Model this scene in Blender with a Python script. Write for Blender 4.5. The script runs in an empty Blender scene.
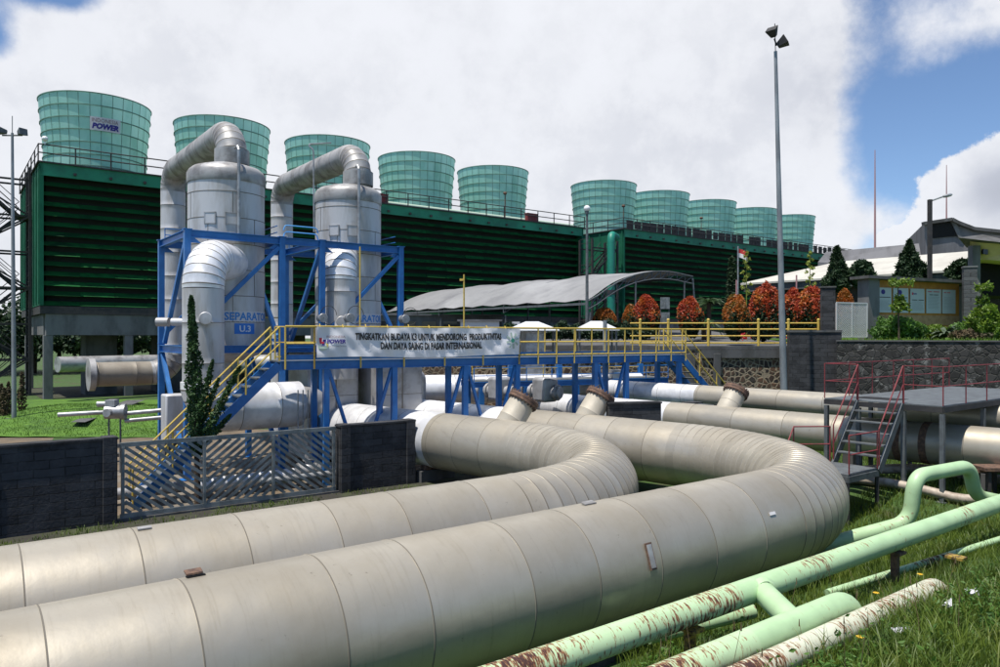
import bpy, math, random
import numpy as np
from mathutils import Vector, Matrix
random.seed(7); RNG = np.random.default_rng(7)
R = math.radians
SC = bpy.context.scene
COL = SC.collection
F, HOR, HC = 740.0, 337.0, 4.5          # focal length in photo pixels, horizon row, eye height
D = Vector((.796, .605, 0)).normalized()  # main plant axis (row of cooling towers, gate, front pipes)
N = Vector((-D.y, D.x, 0))                # across it, away from the eye
ANG = math.atan2(D.y, D.x)
UP = Vector((0, 0, 1))
SKY_S=.085; CLOUD_K=10.5; SUN_E=5.; EXPO=.24

def W(px, py, Y):
    return Vector(((px-500)/F*Y, Y, HC-(py-HOR)/F*Y))
def X(px, Y): return (px-500)/F*Y
def V(*a): return Vector(a)

# ------------------------------------------------------------------ materials
MATS = {}
def mat(name, c, rough=.6, metal=0., c2=None, scale=2., amt=1., bump=0., bscale=20., stretch=(1,1,1), detail=5., lo=.4, hi=.65, c3=None, scale3=.4, lo3=.5, hi3=.7, spec=None, emit=None, transl=0.):
    m = bpy.data.materials.new(name); m.use_nodes = True
    nt = m.node_tree; b = nt.nodes['Principled BSDF']
    L = nt.links.new
    b.inputs['Roughness'].default_value = rough; b.inputs['Metallic'].default_value = metal
    if spec is not None: b.inputs['Specular IOR Level'].default_value = spec
    b.inputs['Base Color'].default_value = (*c, 1)
    tc = nt.nodes.new('ShaderNodeTexCoord'); mp = nt.nodes.new('ShaderNodeMapping')
    mp.inputs['Scale'].default_value = stretch
    L(tc.outputs['Object'], mp.inputs['Vector'])
    out = None
    def layer(prev, cc, sc, l, h, a, off):
        n = nt.nodes.new('ShaderNodeTexNoise'); n.inputs['Scale'].default_value = sc; n.inputs['Detail'].default_value = detail; n.inputs['Roughness'].default_value=.62
        ad = nt.nodes.new('ShaderNodeVectorMath'); ad.operation='ADD'; ad.inputs[1].default_value=(off,off*1.7,off*.3)
        L(mp.outputs[0], ad.inputs[0]); L(ad.outputs[0], n.inputs['Vector'])
        mr = nt.nodes.new('ShaderNodeMapRange'); mr.inputs[1].default_value = l; mr.inputs[2].default_value = h; mr.inputs[4].default_value = a
        mr.interpolation_type='SMOOTHSTEP'
        L(n.outputs['Fac'], mr.inputs[0])
        mx = nt.nodes.new('ShaderNodeMix'); mx.data_type = 'RGBA'
        L(mr.outputs[0], mx.inputs[0])
        if prev is None: mx.inputs[6].default_value = (*c, 1)
        else: L(prev, mx.inputs[6])
        mx.inputs[7].default_value = (*cc, 1)
        return mx.outputs[2]
    if c2: out = layer(None, c2, scale, lo, hi, amt, 0.)
    if c3: out = layer(out, c3, scale3, lo3, hi3, 1., 11.3)
    if out: L(out, b.inputs['Base Color'])
    if bump:
        n = nt.nodes.new('ShaderNodeTexNoise'); n.inputs['Scale'].default_value = bscale; n.inputs['Detail'].default_value = 4
        L(mp.outputs[0], n.inputs['Vector'])
        bp = nt.nodes.new('ShaderNodeBump'); bp.inputs['Strength'].default_value = bump; bp.inputs['Distance'].default_value=.05
        L(n.outputs['Fac'], bp.inputs['Height']); L(bp.outputs[0], b.inputs['Normal'])
    if transl:
        tr = nt.nodes.new('ShaderNodeBsdfTranslucent'); ms = nt.nodes.new('ShaderNodeMixShader'); ms.inputs[0].default_value = transl
        if out: L(out, tr.inputs['Color'])
        else: tr.inputs['Color'].default_value = (*c, 1)
        o = nt.nodes['Material Output']
        L(b.outputs[0], ms.inputs[1]); L(tr.outputs[0], ms.inputs[2]); L(ms.outputs[0], o.inputs['Surface'])
    if emit:
        b.inputs['Emission Color'].default_value = (*emit[:3], 1); b.inputs['Emission Strength'].default_value = emit[3]
    MATS[name] = m
    return m

def brick_mat(name, c1, c2, cm, bw, rh, mortar=.012, bump=.5, rough=.85, c_stain=None):
    """courses run along local X, height along local Z"""
    m = bpy.data.materials.new(name); m.use_nodes = True
    nt = m.node_tree; b = nt.nodes['Principled BSDF']; L = nt.links.new
    b.inputs['Roughness'].default_value = rough
    tc = nt.nodes.new('ShaderNodeTexCoord'); sp = nt.nodes.new('ShaderNodeSeparateXYZ'); cb = nt.nodes.new('ShaderNodeCombineXYZ')
    L(tc.outputs['Object'], sp.inputs[0])
    ad = nt.nodes.new('ShaderNodeMath'); ad.operation='ADD'; L(sp.outputs[0], ad.inputs[0]); L(sp.outputs[1], ad.inputs[1])
    L(ad.outputs[0], cb.inputs[0]); L(sp.outputs[2], cb.inputs[1])
    nw = nt.nodes.new('ShaderNodeTexNoise'); nw.inputs['Scale'].default_value=3.
    L(cb.outputs[0], nw.inputs['Vector'])
    wv = nt.nodes.new('ShaderNodeVectorMath'); wv.operation='MULTIPLY_ADD'; wv.inputs[1].default_value=(.05,.05,0)
    L(nw.outputs['Color'], wv.inputs[0]); L(cb.outputs[0], wv.inputs[2])
    br = nt.nodes.new('ShaderNodeTexBrick')
    br.inputs['Scale'].default_value = 1; br.inputs['Brick Width'].default_value = bw; br.inputs['Row Height'].default_value = rh
    br.inputs['Mortar Size'].default_value = mortar; br.inputs['Mortar Smooth'].default_value=.3
    br.inputs['Color1'].default_value = (*c1, 1); br.inputs['Color2'].default_value = (*c2, 1); br.inputs['Mortar'].default_value = (*cm, 1)
    L(wv.outputs[0], br.inputs['Vector'])
    n = nt.nodes.new('ShaderNodeTexNoise'); n.inputs['Scale'].default_value = 2.2; n.inputs['Detail'].default_value = 7; n.inputs['Roughness'].default_value=.7
    L(cb.outputs[0], n.inputs['Vector'])
    mr = nt.nodes.new('ShaderNodeMapRange'); mr.inputs[1].default_value=.45; mr.inputs[2].default_value=.75; L(n.outputs['Fac'], mr.inputs[0])
    mx = nt.nodes.new('ShaderNodeMix'); mx.data_type='RGBA'; L(mr.outputs[0], mx.inputs[0]); L(br.outputs['Color'], mx.inputs[6])
    mx.inputs[7].default_value = (*(c_stain or cm), 1)
    L(mx.outputs[2], b.inputs['Base Color'])
    n2 = nt.nodes.new('ShaderNodeTexNoise'); n2.inputs['Scale'].default_value = 14; n2.inputs['Detail'].default_value = 6; L(cb.outputs[0], n2.inputs['Vector'])
    am = nt.nodes.new('ShaderNodeMath'); am.operation='MULTIPLY_ADD'; am.inputs[1].default_value=.8
    inv = nt.nodes.new('ShaderNodeMath'); inv.operation='SUBTRACT'; inv.inputs[0].default_value=1; L(br.outputs['Fac'], inv.inputs[1])
    L(n2.outputs['Fac'], am.inputs[0]); L(inv.outputs[0], am.inputs[2])
    bp = nt.nodes.new('ShaderNodeBump'); bp.inputs['Strength'].default_value=bump; bp.inputs['Distance'].default_value=.03
    L(am.outputs[0], bp.inputs['Height']); L(bp.outputs[0], b.inputs['Normal'])
    MATS[name] = m; return m

def stone_mat(name, s1, s2, mortar, scale, stain=None, lo=.03, hi=.09, sl=.45, sh=.6, ss=.9):
    m = bpy.data.materials.new(name); m.use_nodes = True
    nt = m.node_tree; b = nt.nodes['Principled BSDF']; L = nt.links.new
    b.inputs['Roughness'].default_value=.9
    tc = nt.nodes.new('ShaderNodeTexCoord')
    nz = nt.nodes.new('ShaderNodeTexNoise'); nz.inputs['Scale'].default_value=2.5
    L(tc.outputs['Object'], nz.inputs['Vector'])
    ma = nt.nodes.new('ShaderNodeVectorMath'); ma.operation='MULTIPLY_ADD'; ma.inputs[1].default_value=(.25,.25,.25)
    L(nz.outputs['Color'], ma.inputs[0]); L(tc.outputs['Object'], ma.inputs[2])
    v = nt.nodes.new('ShaderNodeTexVoronoi'); v.feature='DISTANCE_TO_EDGE'; v.inputs['Scale'].default_value=scale
    v2 = nt.nodes.new('ShaderNodeTexVoronoi'); v2.inputs['Scale'].default_value=scale
    L(ma.outputs[0], v.inputs['Vector']); L(ma.outputs[0], v2.inputs['Vector'])
    sep = nt.nodes.new('ShaderNodeSeparateColor'); L(v2.outputs['Color'], sep.inputs[0])
    mx = nt.nodes.new('ShaderNodeMix'); mx.data_type='RGBA'; L(sep.outputs[0], mx.inputs[0]); mx.inputs[6].default_value=(*s1,1); mx.inputs[7].default_value=(*s2,1)
    mr = nt.nodes.new('ShaderNodeMapRange'); mr.inputs[1].default_value=lo; mr.inputs[2].default_value=hi; L(v.outputs['Distance'], mr.inputs[0])
    mx2 = nt.nodes.new('ShaderNodeMix'); mx2.data_type='RGBA'; L(mr.outputs[0], mx2.inputs[0]); mx2.inputs[6].default_value=(*mortar,1); L(mx.outputs[2], mx2.inputs[7])
    res = mx2.outputs[2]
    if stain:
        n = nt.nodes.new('ShaderNodeTexNoise'); n.inputs['Scale'].default_value=ss; n.inputs['Detail'].default_value=8; n.inputs['Roughness'].default_value=.7
        L(tc.outputs['Object'], n.inputs['Vector'])
        m3 = nt.nodes.new('ShaderNodeMapRange'); m3.inputs[1].default_value=sl; m3.inputs[2].default_value=sh; L(n.outputs['Fac'], m3.inputs[0])
        mx3 = nt.nodes.new('ShaderNodeMix'); mx3.data_type='RGBA'; L(m3.outputs[0], mx3.inputs[0]); L(res, mx3.inputs[6]); mx3.inputs[7].default_value=(*stain,1)
        res = mx3.outputs[2]
    L(res, b.inputs['Base Color'])
    bp = nt.nodes.new('ShaderNodeBump'); bp.inputs['Strength'].default_value=.6; bp.inputs['Distance'].default_value=.04
    L(mr.outputs[0], bp.inputs['Height']); L(bp.outputs[0], b.inputs['Normal'])
    MATS[name]=m; return m

def rust_mat(name, base, rust, lo, hi, rough=.45):
    """painted pipe along local X with rust specks and drips running down its side"""
    m = bpy.data.materials.new(name); m.use_nodes=True
    nt=m.node_tree; b=nt.nodes['Principled BSDF']; L=nt.links.new
    tc=nt.nodes.new('ShaderNodeTexCoord'); mp=nt.nodes.new('ShaderNodeMapping'); mp.inputs['Scale'].default_value=(30,7.,6.5)
    L(tc.outputs['Object'], mp.inputs[0])
    n=nt.nodes.new('ShaderNodeTexNoise'); n.inputs['Scale'].default_value=1.; n.inputs['Detail'].default_value=6; n.inputs['Roughness'].default_value=.66
    L(mp.outputs[0], n.inputs['Vector'])
    n2=nt.nodes.new('ShaderNodeTexNoise'); n2.inputs['Scale'].default_value=.55; n2.inputs['Detail'].default_value=3
    L(tc.outputs['Object'], n2.inputs['Vector'])
    a=nt.nodes.new('ShaderNodeMath'); a.operation='MULTIPLY_ADD'; a.inputs[1].default_value=.8
    L(n2.outputs['Fac'], a.inputs[0]); L(n.outputs['Fac'], a.inputs[2])
    r1=nt.nodes.new('ShaderNodeMapRange'); r1.inputs[1].default_value=lo; r1.inputs[2].default_value=hi; L(a.outputs[0], r1.inputs[0])
    r2=nt.nodes.new('ShaderNodeMapRange'); r2.inputs[1].default_value=hi-.01; r2.inputs[2].default_value=hi+.07; L(a.outputs[0], r2.inputs[0])
    mx=nt.nodes.new('ShaderNodeMix'); mx.data_type='RGBA'; L(r1.outputs[0], mx.inputs[0]); mx.inputs[6].default_value=(*base,1); mx.inputs[7].default_value=(*rust,1)
    mx2=nt.nodes.new('ShaderNodeMix'); mx2.data_type='RGBA'; L(r2.outputs[0], mx2.inputs[0]); L(mx.outputs[2], mx2.inputs[6]); mx2.inputs[7].default_value=(.05,.02,.018,1)
    # broad fading of the paint
    n3=nt.nodes.new('ShaderNodeTexNoise'); n3.inputs['Scale'].default_value=2.5; n3.inputs['Detail'].default_value=5; L(tc.outputs['Object'], n3.inputs['Vector'])
    r3=nt.nodes.new('ShaderNodeMapRange'); r3.inputs[1].default_value=.4; r3.inputs[2].default_value=.7; r3.inputs[3].default_value=1.; r3.inputs[4].default_value=.82; L(n3.outputs['Fac'], r3.inputs[0])
    sc=nt.nodes.new('ShaderNodeVectorMath'); sc.operation='SCALE'; L(mx2.outputs[2], sc.inputs[0]); L(r3.outputs[0], sc.inputs['Scale'])
    L(sc.outputs[0], b.inputs['Base Color'])
    rr=nt.nodes.new('ShaderNodeMapRange'); rr.inputs[3].default_value=rough; rr.inputs[4].default_value=.9; L(r1.outputs[0], rr.inputs[0]); L(rr.outputs[0], b.inputs['Roughness'])
    bp=nt.nodes.new('ShaderNodeBump'); bp.inputs['Strength'].default_value=.35; bp.inputs['Distance'].default_value=.01; L(r1.outputs[0], bp.inputs['Height']); L(bp.outputs[0], b.inputs['Normal'])
    MATS[name]=m; return m

mat('beige_cladding', (.50,.438,.335), .5, .3, c2=(.41,.355,.265), scale=1.1, c3=(.56,.50,.40), scale3=.35, bump=.05, bscale=3., spec=.45, lo3=.5, hi3=.75)
mat('white_cladding', (.85,.85,.86), .4, .3, c2=(.64,.64,.65), scale=1.3, bump=.05, bscale=3.)
mat('grey_cladding', (.42,.42,.43), .45, .35, c2=(.28,.27,.26), scale=1.4, bump=.08, bscale=4.)
mat('seam', (.14,.125,.10), .8)
mat('vessel', (.54,.54,.55), .5, .25, c2=(.40,.385,.37), scale=1.3, stretch=(1.6,1.6,.35), c3=(.25,.22,.19), scale3=1.6, lo3=.6, hi3=.78, bump=.06, bscale=5.)
mat('weathered_cladding', (.36,.355,.35), .5, .25, c2=(.18,.17,.165), scale=1.4, c3=(.5,.5,.5), scale3=.9, lo3=.55, hi3=.75, bump=.08, bscale=4.)
mat('weathered_beige', (.26,.23,.185), .6, .15, c2=(.22,.19,.15), scale=1.5, bump=.06)
mat('blue_steel', (.014,.125,.37), .45, 0, c2=(.022,.16,.45), scale=2, c3=(.02,.05,.16), scale3=3, lo3=.62, hi3=.8)
mat('blue_pale', (.10,.35,.72), .42, 0, c2=(.14,.4,.75), scale=2)
mat('yellow_paint', (.60,.43,.085), .5, 0, c2=(.42,.26,.05), scale=6, lo=.5, hi=.7)
mat('stained_yellow', (.40,.27,.05), .7, 0, c2=(.10,.06,.03), scale=14, lo=.42, hi=.6)
mat('red_paint', (.22,.03,.035), .6, 0, c2=(.12,.03,.028), scale=5)
mat('grey_steel', (.12,.135,.14), .6, .1, c2=(.08,.085,.09), scale=4)
mat('gate_steel', (.22,.245,.245), .55, .1, c2=(.115,.13,.13), scale=3)
mat('dark_steel', (.026,.026,.028), .75, 0, c2=(.045,.04,.038), scale=3)
mat('pale_steel', (.40,.41,.42), .45, .5, c2=(.25,.25,.25), scale=3)
mat('pole_steel', (.30,.32,.33), .5, .4, c2=(.2,.21,.22), scale=2, stretch=(1,1,.3))
mat('rusty_steel', (.10,.06,.045), .8, .1, c2=(.19,.11,.07), scale=12, bump=.3, bscale=60)
mat('bolt_dark', (.06,.045,.04), .7, .2, c2=(.13,.08,.06), scale=20)
mat('end_panel', (.012,.13,.07), .7, 0, c2=(.008,.09,.05), scale=.5, spec=.2)
mat('louver_b', (.007,.10,.022), .75, 0, spec=.15, c2=(.004,.045,.012), scale=1.6, stretch=(1,1,3))
mat('louver_c', (.005,.058,.014), .8, 0, spec=.15, c2=(.005,.05,.012), scale=1.1)
mat('louver', (.006,.080,.017), .75, 0, spec=.15, c2=(.003,.035,.010), scale=.6, stretch=(1,1,3), c3=(.006,.085,.02), scale3=.15)
mat('louver_dark', (.004,.009,.006), .8)
mat('fascia', (.012,.22,.115), .55, 0, c2=(.008,.14,.075), scale=.5, c3=(.02,.28,.15), scale3=.2)
mat('teal_paint', (.012,.22,.15), .5, 0, c2=(.01,.17,.12), scale=.7)
mat('stack_a', (.38,.68,.59), .45, 0, c2=(.28,.58,.49), scale=.5, stretch=(1,1,.4), transl=.42)
mat('stack_b', (.42,.72,.63), .45, 0, c2=(.32,.62,.53), scale=.6, stretch=(1,1,.4), transl=.42)
mat('stack_c', (.34,.62,.53), .45, 0, c2=(.25,.52,.43), scale=.5, stretch=(1,1,.4), transl=.42)
mat('stack_rib', (.11,.20,.15), .6, 0, c2=(.16,.30,.24), scale=2)
mat('stack_in', (.05,.12,.10), .8)
mat('concrete', (.16,.16,.16), .85, 0, c2=(.09,.09,.088), scale=.7, stretch=(1,1,.4), c3=(.09,.09,.085), scale3=1., lo3=.58, hi3=.8, bump=.15, bscale=12)
mat('dark_concrete', (.10,.10,.10), .9, 0, c2=(.055,.055,.052), scale=1, stretch=(1,1,.3), bump=.2, bscale=9)
mat('banner_cloth', (.68,.68,.70), .65)
mat('ink_black', (.02,.02,.022), .6)
mat('ink_navy', (.03,.02,.22), .6)
mat('ink_red', (.55,.03,.06), .6)
mat('ink_pink', (.26,.15,.17), .6)
mat('ink_green', (.05,.3,.2), .6)
mat('ink_palegreen', (.33,.42,.36), .6)
mat('ink_grey', (.2,.2,.23), .6)
mat('ink_yellow', (.5,.45,.1), .6)
mat('sign_white', (.62,.6,.6), .5)
mat('sign_blue', (.02,.17,.55), .5)
mat('text_blue', (.06,.24,.56), .6)
mat('text_pale', (.6,.66,.72), .6)
mat('board_white', (.42,.47,.50), .35)
mat('board_orange', (.45,.20,.03), .6, 0, c2=(.35,.14,.02), scale=2)
mat('board_wood', (.40,.24,.13), .7, 0, c2=(.3,.17,.09), scale=4)
mat('canopy_sheet', (.23,.23,.23), .6, 0, c2=(.17,.17,.175), scale=.3, stretch=(1,1,1), c3=(.30,.30,.30), scale3=.15, lo3=.5, hi3=.7)
mat('roof_cream', (.50,.48,.42), .7, 0, c2=(.42,.40,.35), scale=.5)
mat('roof_grey', (.16,.16,.17), .8, 0, c2=(.10,.10,.105), scale=.6, stretch=(1,1,.3), bump=.1)
mat('dark_wall', (.05,.042,.036), .85, 0, c2=(.08,.065,.05), scale=1)
mat('yellow_wall', (.62,.52,.20), .8, 0, c2=(.55,.45,.18), scale=1)
mat('glass_dark', (.01,.014,.018), .1)
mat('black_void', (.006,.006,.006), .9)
mat('car_white', (.62,.63,.64), .25, 0)
mat('tyre', (.015,.015,.015), .9)
mat('flag_red', (.5,.03,.03), .7); mat('flag_white', (.75,.75,.75), .7)
mat('pink_pole', (.40,.22,.22), .6)
mat('lamp_glass', (.8,.8,.8), .2)
mat('bark', (.09,.06,.04), .9, 0, c2=(.05,.035,.025), scale=6, bump=.4)
mat('leaf_dark', (.018,.045,.014), .6, 0, c2=(.010,.028,.010), scale=1.2, c3=(.035,.075,.02), scale3=2.5, transl=.2)
mat('leaf_conifer', (.022,.055,.016), .7, 0, c2=(.013,.034,.010), scale=2, transl=.15)
mat('leaf_cypress', (.035,.09,.022), .6, 0, c2=(.018,.05,.014), scale=4, c3=(.075,.15,.035), scale3=6, lo3=.52, hi3=.7, transl=.2)
mat('leaf_mid', (.09,.19,.025), .6, 0, c2=(.055,.13,.02), scale=2, transl=.3)
mat('leaf_lime', (.17,.26,.025), .5, 0, c2=(.10,.18,.02), scale=3, transl=.35)
mat('leaf_red', (.48,.09,.025), .5, 0, c2=(.34,.04,.02), scale=2., c3=(.54,.19,.03), scale3=1.3, lo3=.48, hi3=.66, transl=.3)
mat('leaf_orange', (.50,.15,.025), .5, 0, c2=(.28,.12,.02), scale=2., c3=(.14,.13,.02), scale3=2, transl=.3)
mat('leaf_brown', (.09,.06,.025), .8, 0, c2=(.05,.045,.02), scale=2)
mat('palm_leaf', (.05,.10,.03), .5, 0, c2=(.035,.075,.02), scale=3, transl=.3)
mat('agave_leaf', (.035,.06,.03), .5, 0, c2=(.10,.13,.07), scale=6)
mat('bloom', (.32,.36,.06), .6, 0, c2=(.22,.28,.04), scale=4, transl=.3)
mat('flower_red', (.5,.02,.03), .6)
mat('litter', (.7,.7,.74), .5)
mat('flower_yellow', (.7,.45,.02), .6)
mat('grass_blade', (.135,.195,.024), .5, 0, c2=(.055,.10,.014), scale=1.6, c3=(.21,.22,.055), scale3=.8, lo3=.52, hi3=.72, transl=.3)
mat('dry_stem', (.14,.10,.05), .8)
mat('lawn', (.075,.17,.012), .9, 0, c2=(.045,.11,.010), scale=.8, c3=(.10,.20,.015), scale3=4, bump=.6, bscale=25)
mat('grass_ground', (.040,.085,.013), .95, 0, c2=(.06,.05,.025), scale=.55, c3=(.028,.055,.011), scale3=3, bump=.7, bscale=20, lo=.52, hi=.68)
mat('dirt', (.15,.11,.07), .95, 0, c2=(.10,.08,.055), scale=1.1, c3=(.20,.18,.15), scale3=.7, bump=.4, bscale=18)
mat('deck_pipe_paint', (.50,.60,.48), .5)
mat('dark_ground', (.03,.027,.02), .95, 0, c2=(.045,.055,.02), scale=1.2, bump=.5, bscale=15)  # near-black ground colour, also the painted shade under the left tower
mat('lawn_blade', (.115,.21,.02), .55, 0, c2=(.06,.13,.012), scale=1.5, transl=.3)
mat('road', (.10,.10,.10), .9, 0, c2=(.07,.07,.07), scale=.6)
mat('hill_green', (.03,.06,.02), .95, 0, c2=(.02,.04,.014), scale=.2)
mat('beige_ground_pipe', (.42,.36,.29), .6, .1, c2=(.28,.22,.17), scale=4, c3=(.5,.45,.38), scale3=2)
brick_mat('black_brick', (.016,.0165,.019), (.042,.043,.047), (.007,.0075,.008), .62, .2, mortar=.014, bump=.28, c_stain=(.06,.061,.066))
brick_mat('grey_brick', (.06,.063,.066), (.10,.103,.106), (.04,.04,.042), .5, .22, mortar=.02, bump=.6, c_stain=(.09,.09,.09))
stone_mat('river_stone', (.018,.016,.016), (.13,.07,.04), (.27,.22,.15), 4.2, stain=(.08,.07,.05), lo=.06, hi=.16, sl=.5, sh=.75)
stone_mat('mossy_stone', (.012,.012,.011), (.055,.053,.05), (.03,.03,.026), 3.6, stain=(.17,.17,.16), lo=.02, hi=.10, sl=.56, sh=.66, ss=3.2)
rust_mat('green_paint_clean', (.42,.60,.34), (.32,.17,.08), 1.015, 1.07)
rust_mat('green_paint_plain', (.42,.60,.34), (.34,.22,.12), 1.13, 1.2)
rust_mat('green_paint_rusty', (.45,.61,.36), (.30,.12,.045), .885, .945)
rust_mat('pale_paint_rusty', (.58,.60,.46), (.30,.14,.06), .88, .95)


def clad_mat(name, base, dirt, ang, metal=.5, rough=.40):
    """sheet metal lagging: faint drips round the girth, blotches, small dents, scuffs"""
    m=bpy.data.materials.new(name); m.use_nodes=True; nt=m.node_tree; b=nt.nodes['Principled BSDF']; L=nt.links.new
    tc=nt.nodes.new('ShaderNodeTexCoord')
    def noise(scale,detail,stretch=(1,1,1),rough_=.6,off=0.):
        mp=nt.nodes.new('ShaderNodeMapping'); mp.vector_type='TEXTURE'; mp.inputs['Rotation'].default_value=(0,0,ang); mp.inputs['Location'].default_value=(off,off,off)
        mp.inputs['Scale'].default_value=tuple(1/s for s in stretch)
        L(tc.outputs['Object'],mp.inputs[0]); n=nt.nodes.new('ShaderNodeTexNoise'); n.inputs['Scale'].default_value=scale; n.inputs['Detail'].default_value=detail; n.inputs['Roughness'].default_value=rough_
        L(mp.outputs[0],n.inputs['Vector']); return n.outputs['Fac']
    def rng(v,a,b_,c,d):
        r=nt.nodes.new('ShaderNodeMapRange'); L(v,r.inputs[0]); r.inputs[1].default_value=a; r.inputs[2].default_value=b_; r.inputs[3].default_value=c; r.inputs[4].default_value=d; return r.outputs[0]
    def mixc(f,a,c):
        x=nt.nodes.new('ShaderNodeMix'); x.data_type='RGBA'; L(f,x.inputs[0])
        if isinstance(a,tuple): x.inputs[6].default_value=(*a,1)
        else: L(a,x.inputs[6])
        x.inputs[7].default_value=(*c,1); return x.outputs[2]
    dr=noise(1.,7,(16,1.3,1.3),.68); bl=noise(.8,6,(1,1,1),.6,4.); sp=noise(9.,5,(1,1,1),.7,9.); br=noise(1.,4,(1.2,14,14),.6,2.)
    c=mixc(rng(bl,.42,.68,0.,.55),base,dirt)
    c=mixc(rng(dr,.54,.76,0.,.5),c,dirt)
    c=mixc(rng(sp,.66,.74,0.,.7),c,tuple(x*.45 for x in dirt))
    L(c,b.inputs['Base Color']); b.inputs['Metallic'].default_value=metal
    ro=rng(bl,.3,.7,rough-.06,rough+.14); L(ro,b.inputs['Roughness'])
    d1=noise(1.1,2,(1,1,1),.5,6.); d2=noise(6.,3,(1,1,1),.5,7.)
    s=nt.nodes.new('ShaderNodeMath'); s.operation='MULTIPLY_ADD'; s.inputs[1].default_value=.12; L(d2,s.inputs[0]); L(d1,s.inputs[2])
    bp=nt.nodes.new('ShaderNodeBump'); bp.inputs['Strength'].default_value=.22; bp.inputs['Distance'].default_value=.10; L(s.outputs[0],bp.inputs['Height']); L(bp.outputs[0],b.inputs['Normal'])
    MATS[name]=m
BG=(.46,.418,.34); BDIRT=(.29,.25,.185)
for sfx,k in (('a',1.),('b',.93),('c',1.05)):
    clad_mat('beige_cladding_'+sfx,tuple(x*k for x in BG),tuple(x*k for x in BDIRT),ANG)
clad_mat('beige_cladding',BG,BDIRT,ANG,.1,.6)
CLAD={'beige_cladding':['beige_cladding_a','beige_cladding_b','beige_cladding_c','seam'],'white_cladding':['white_cladding']*3+['seam']}

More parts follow.
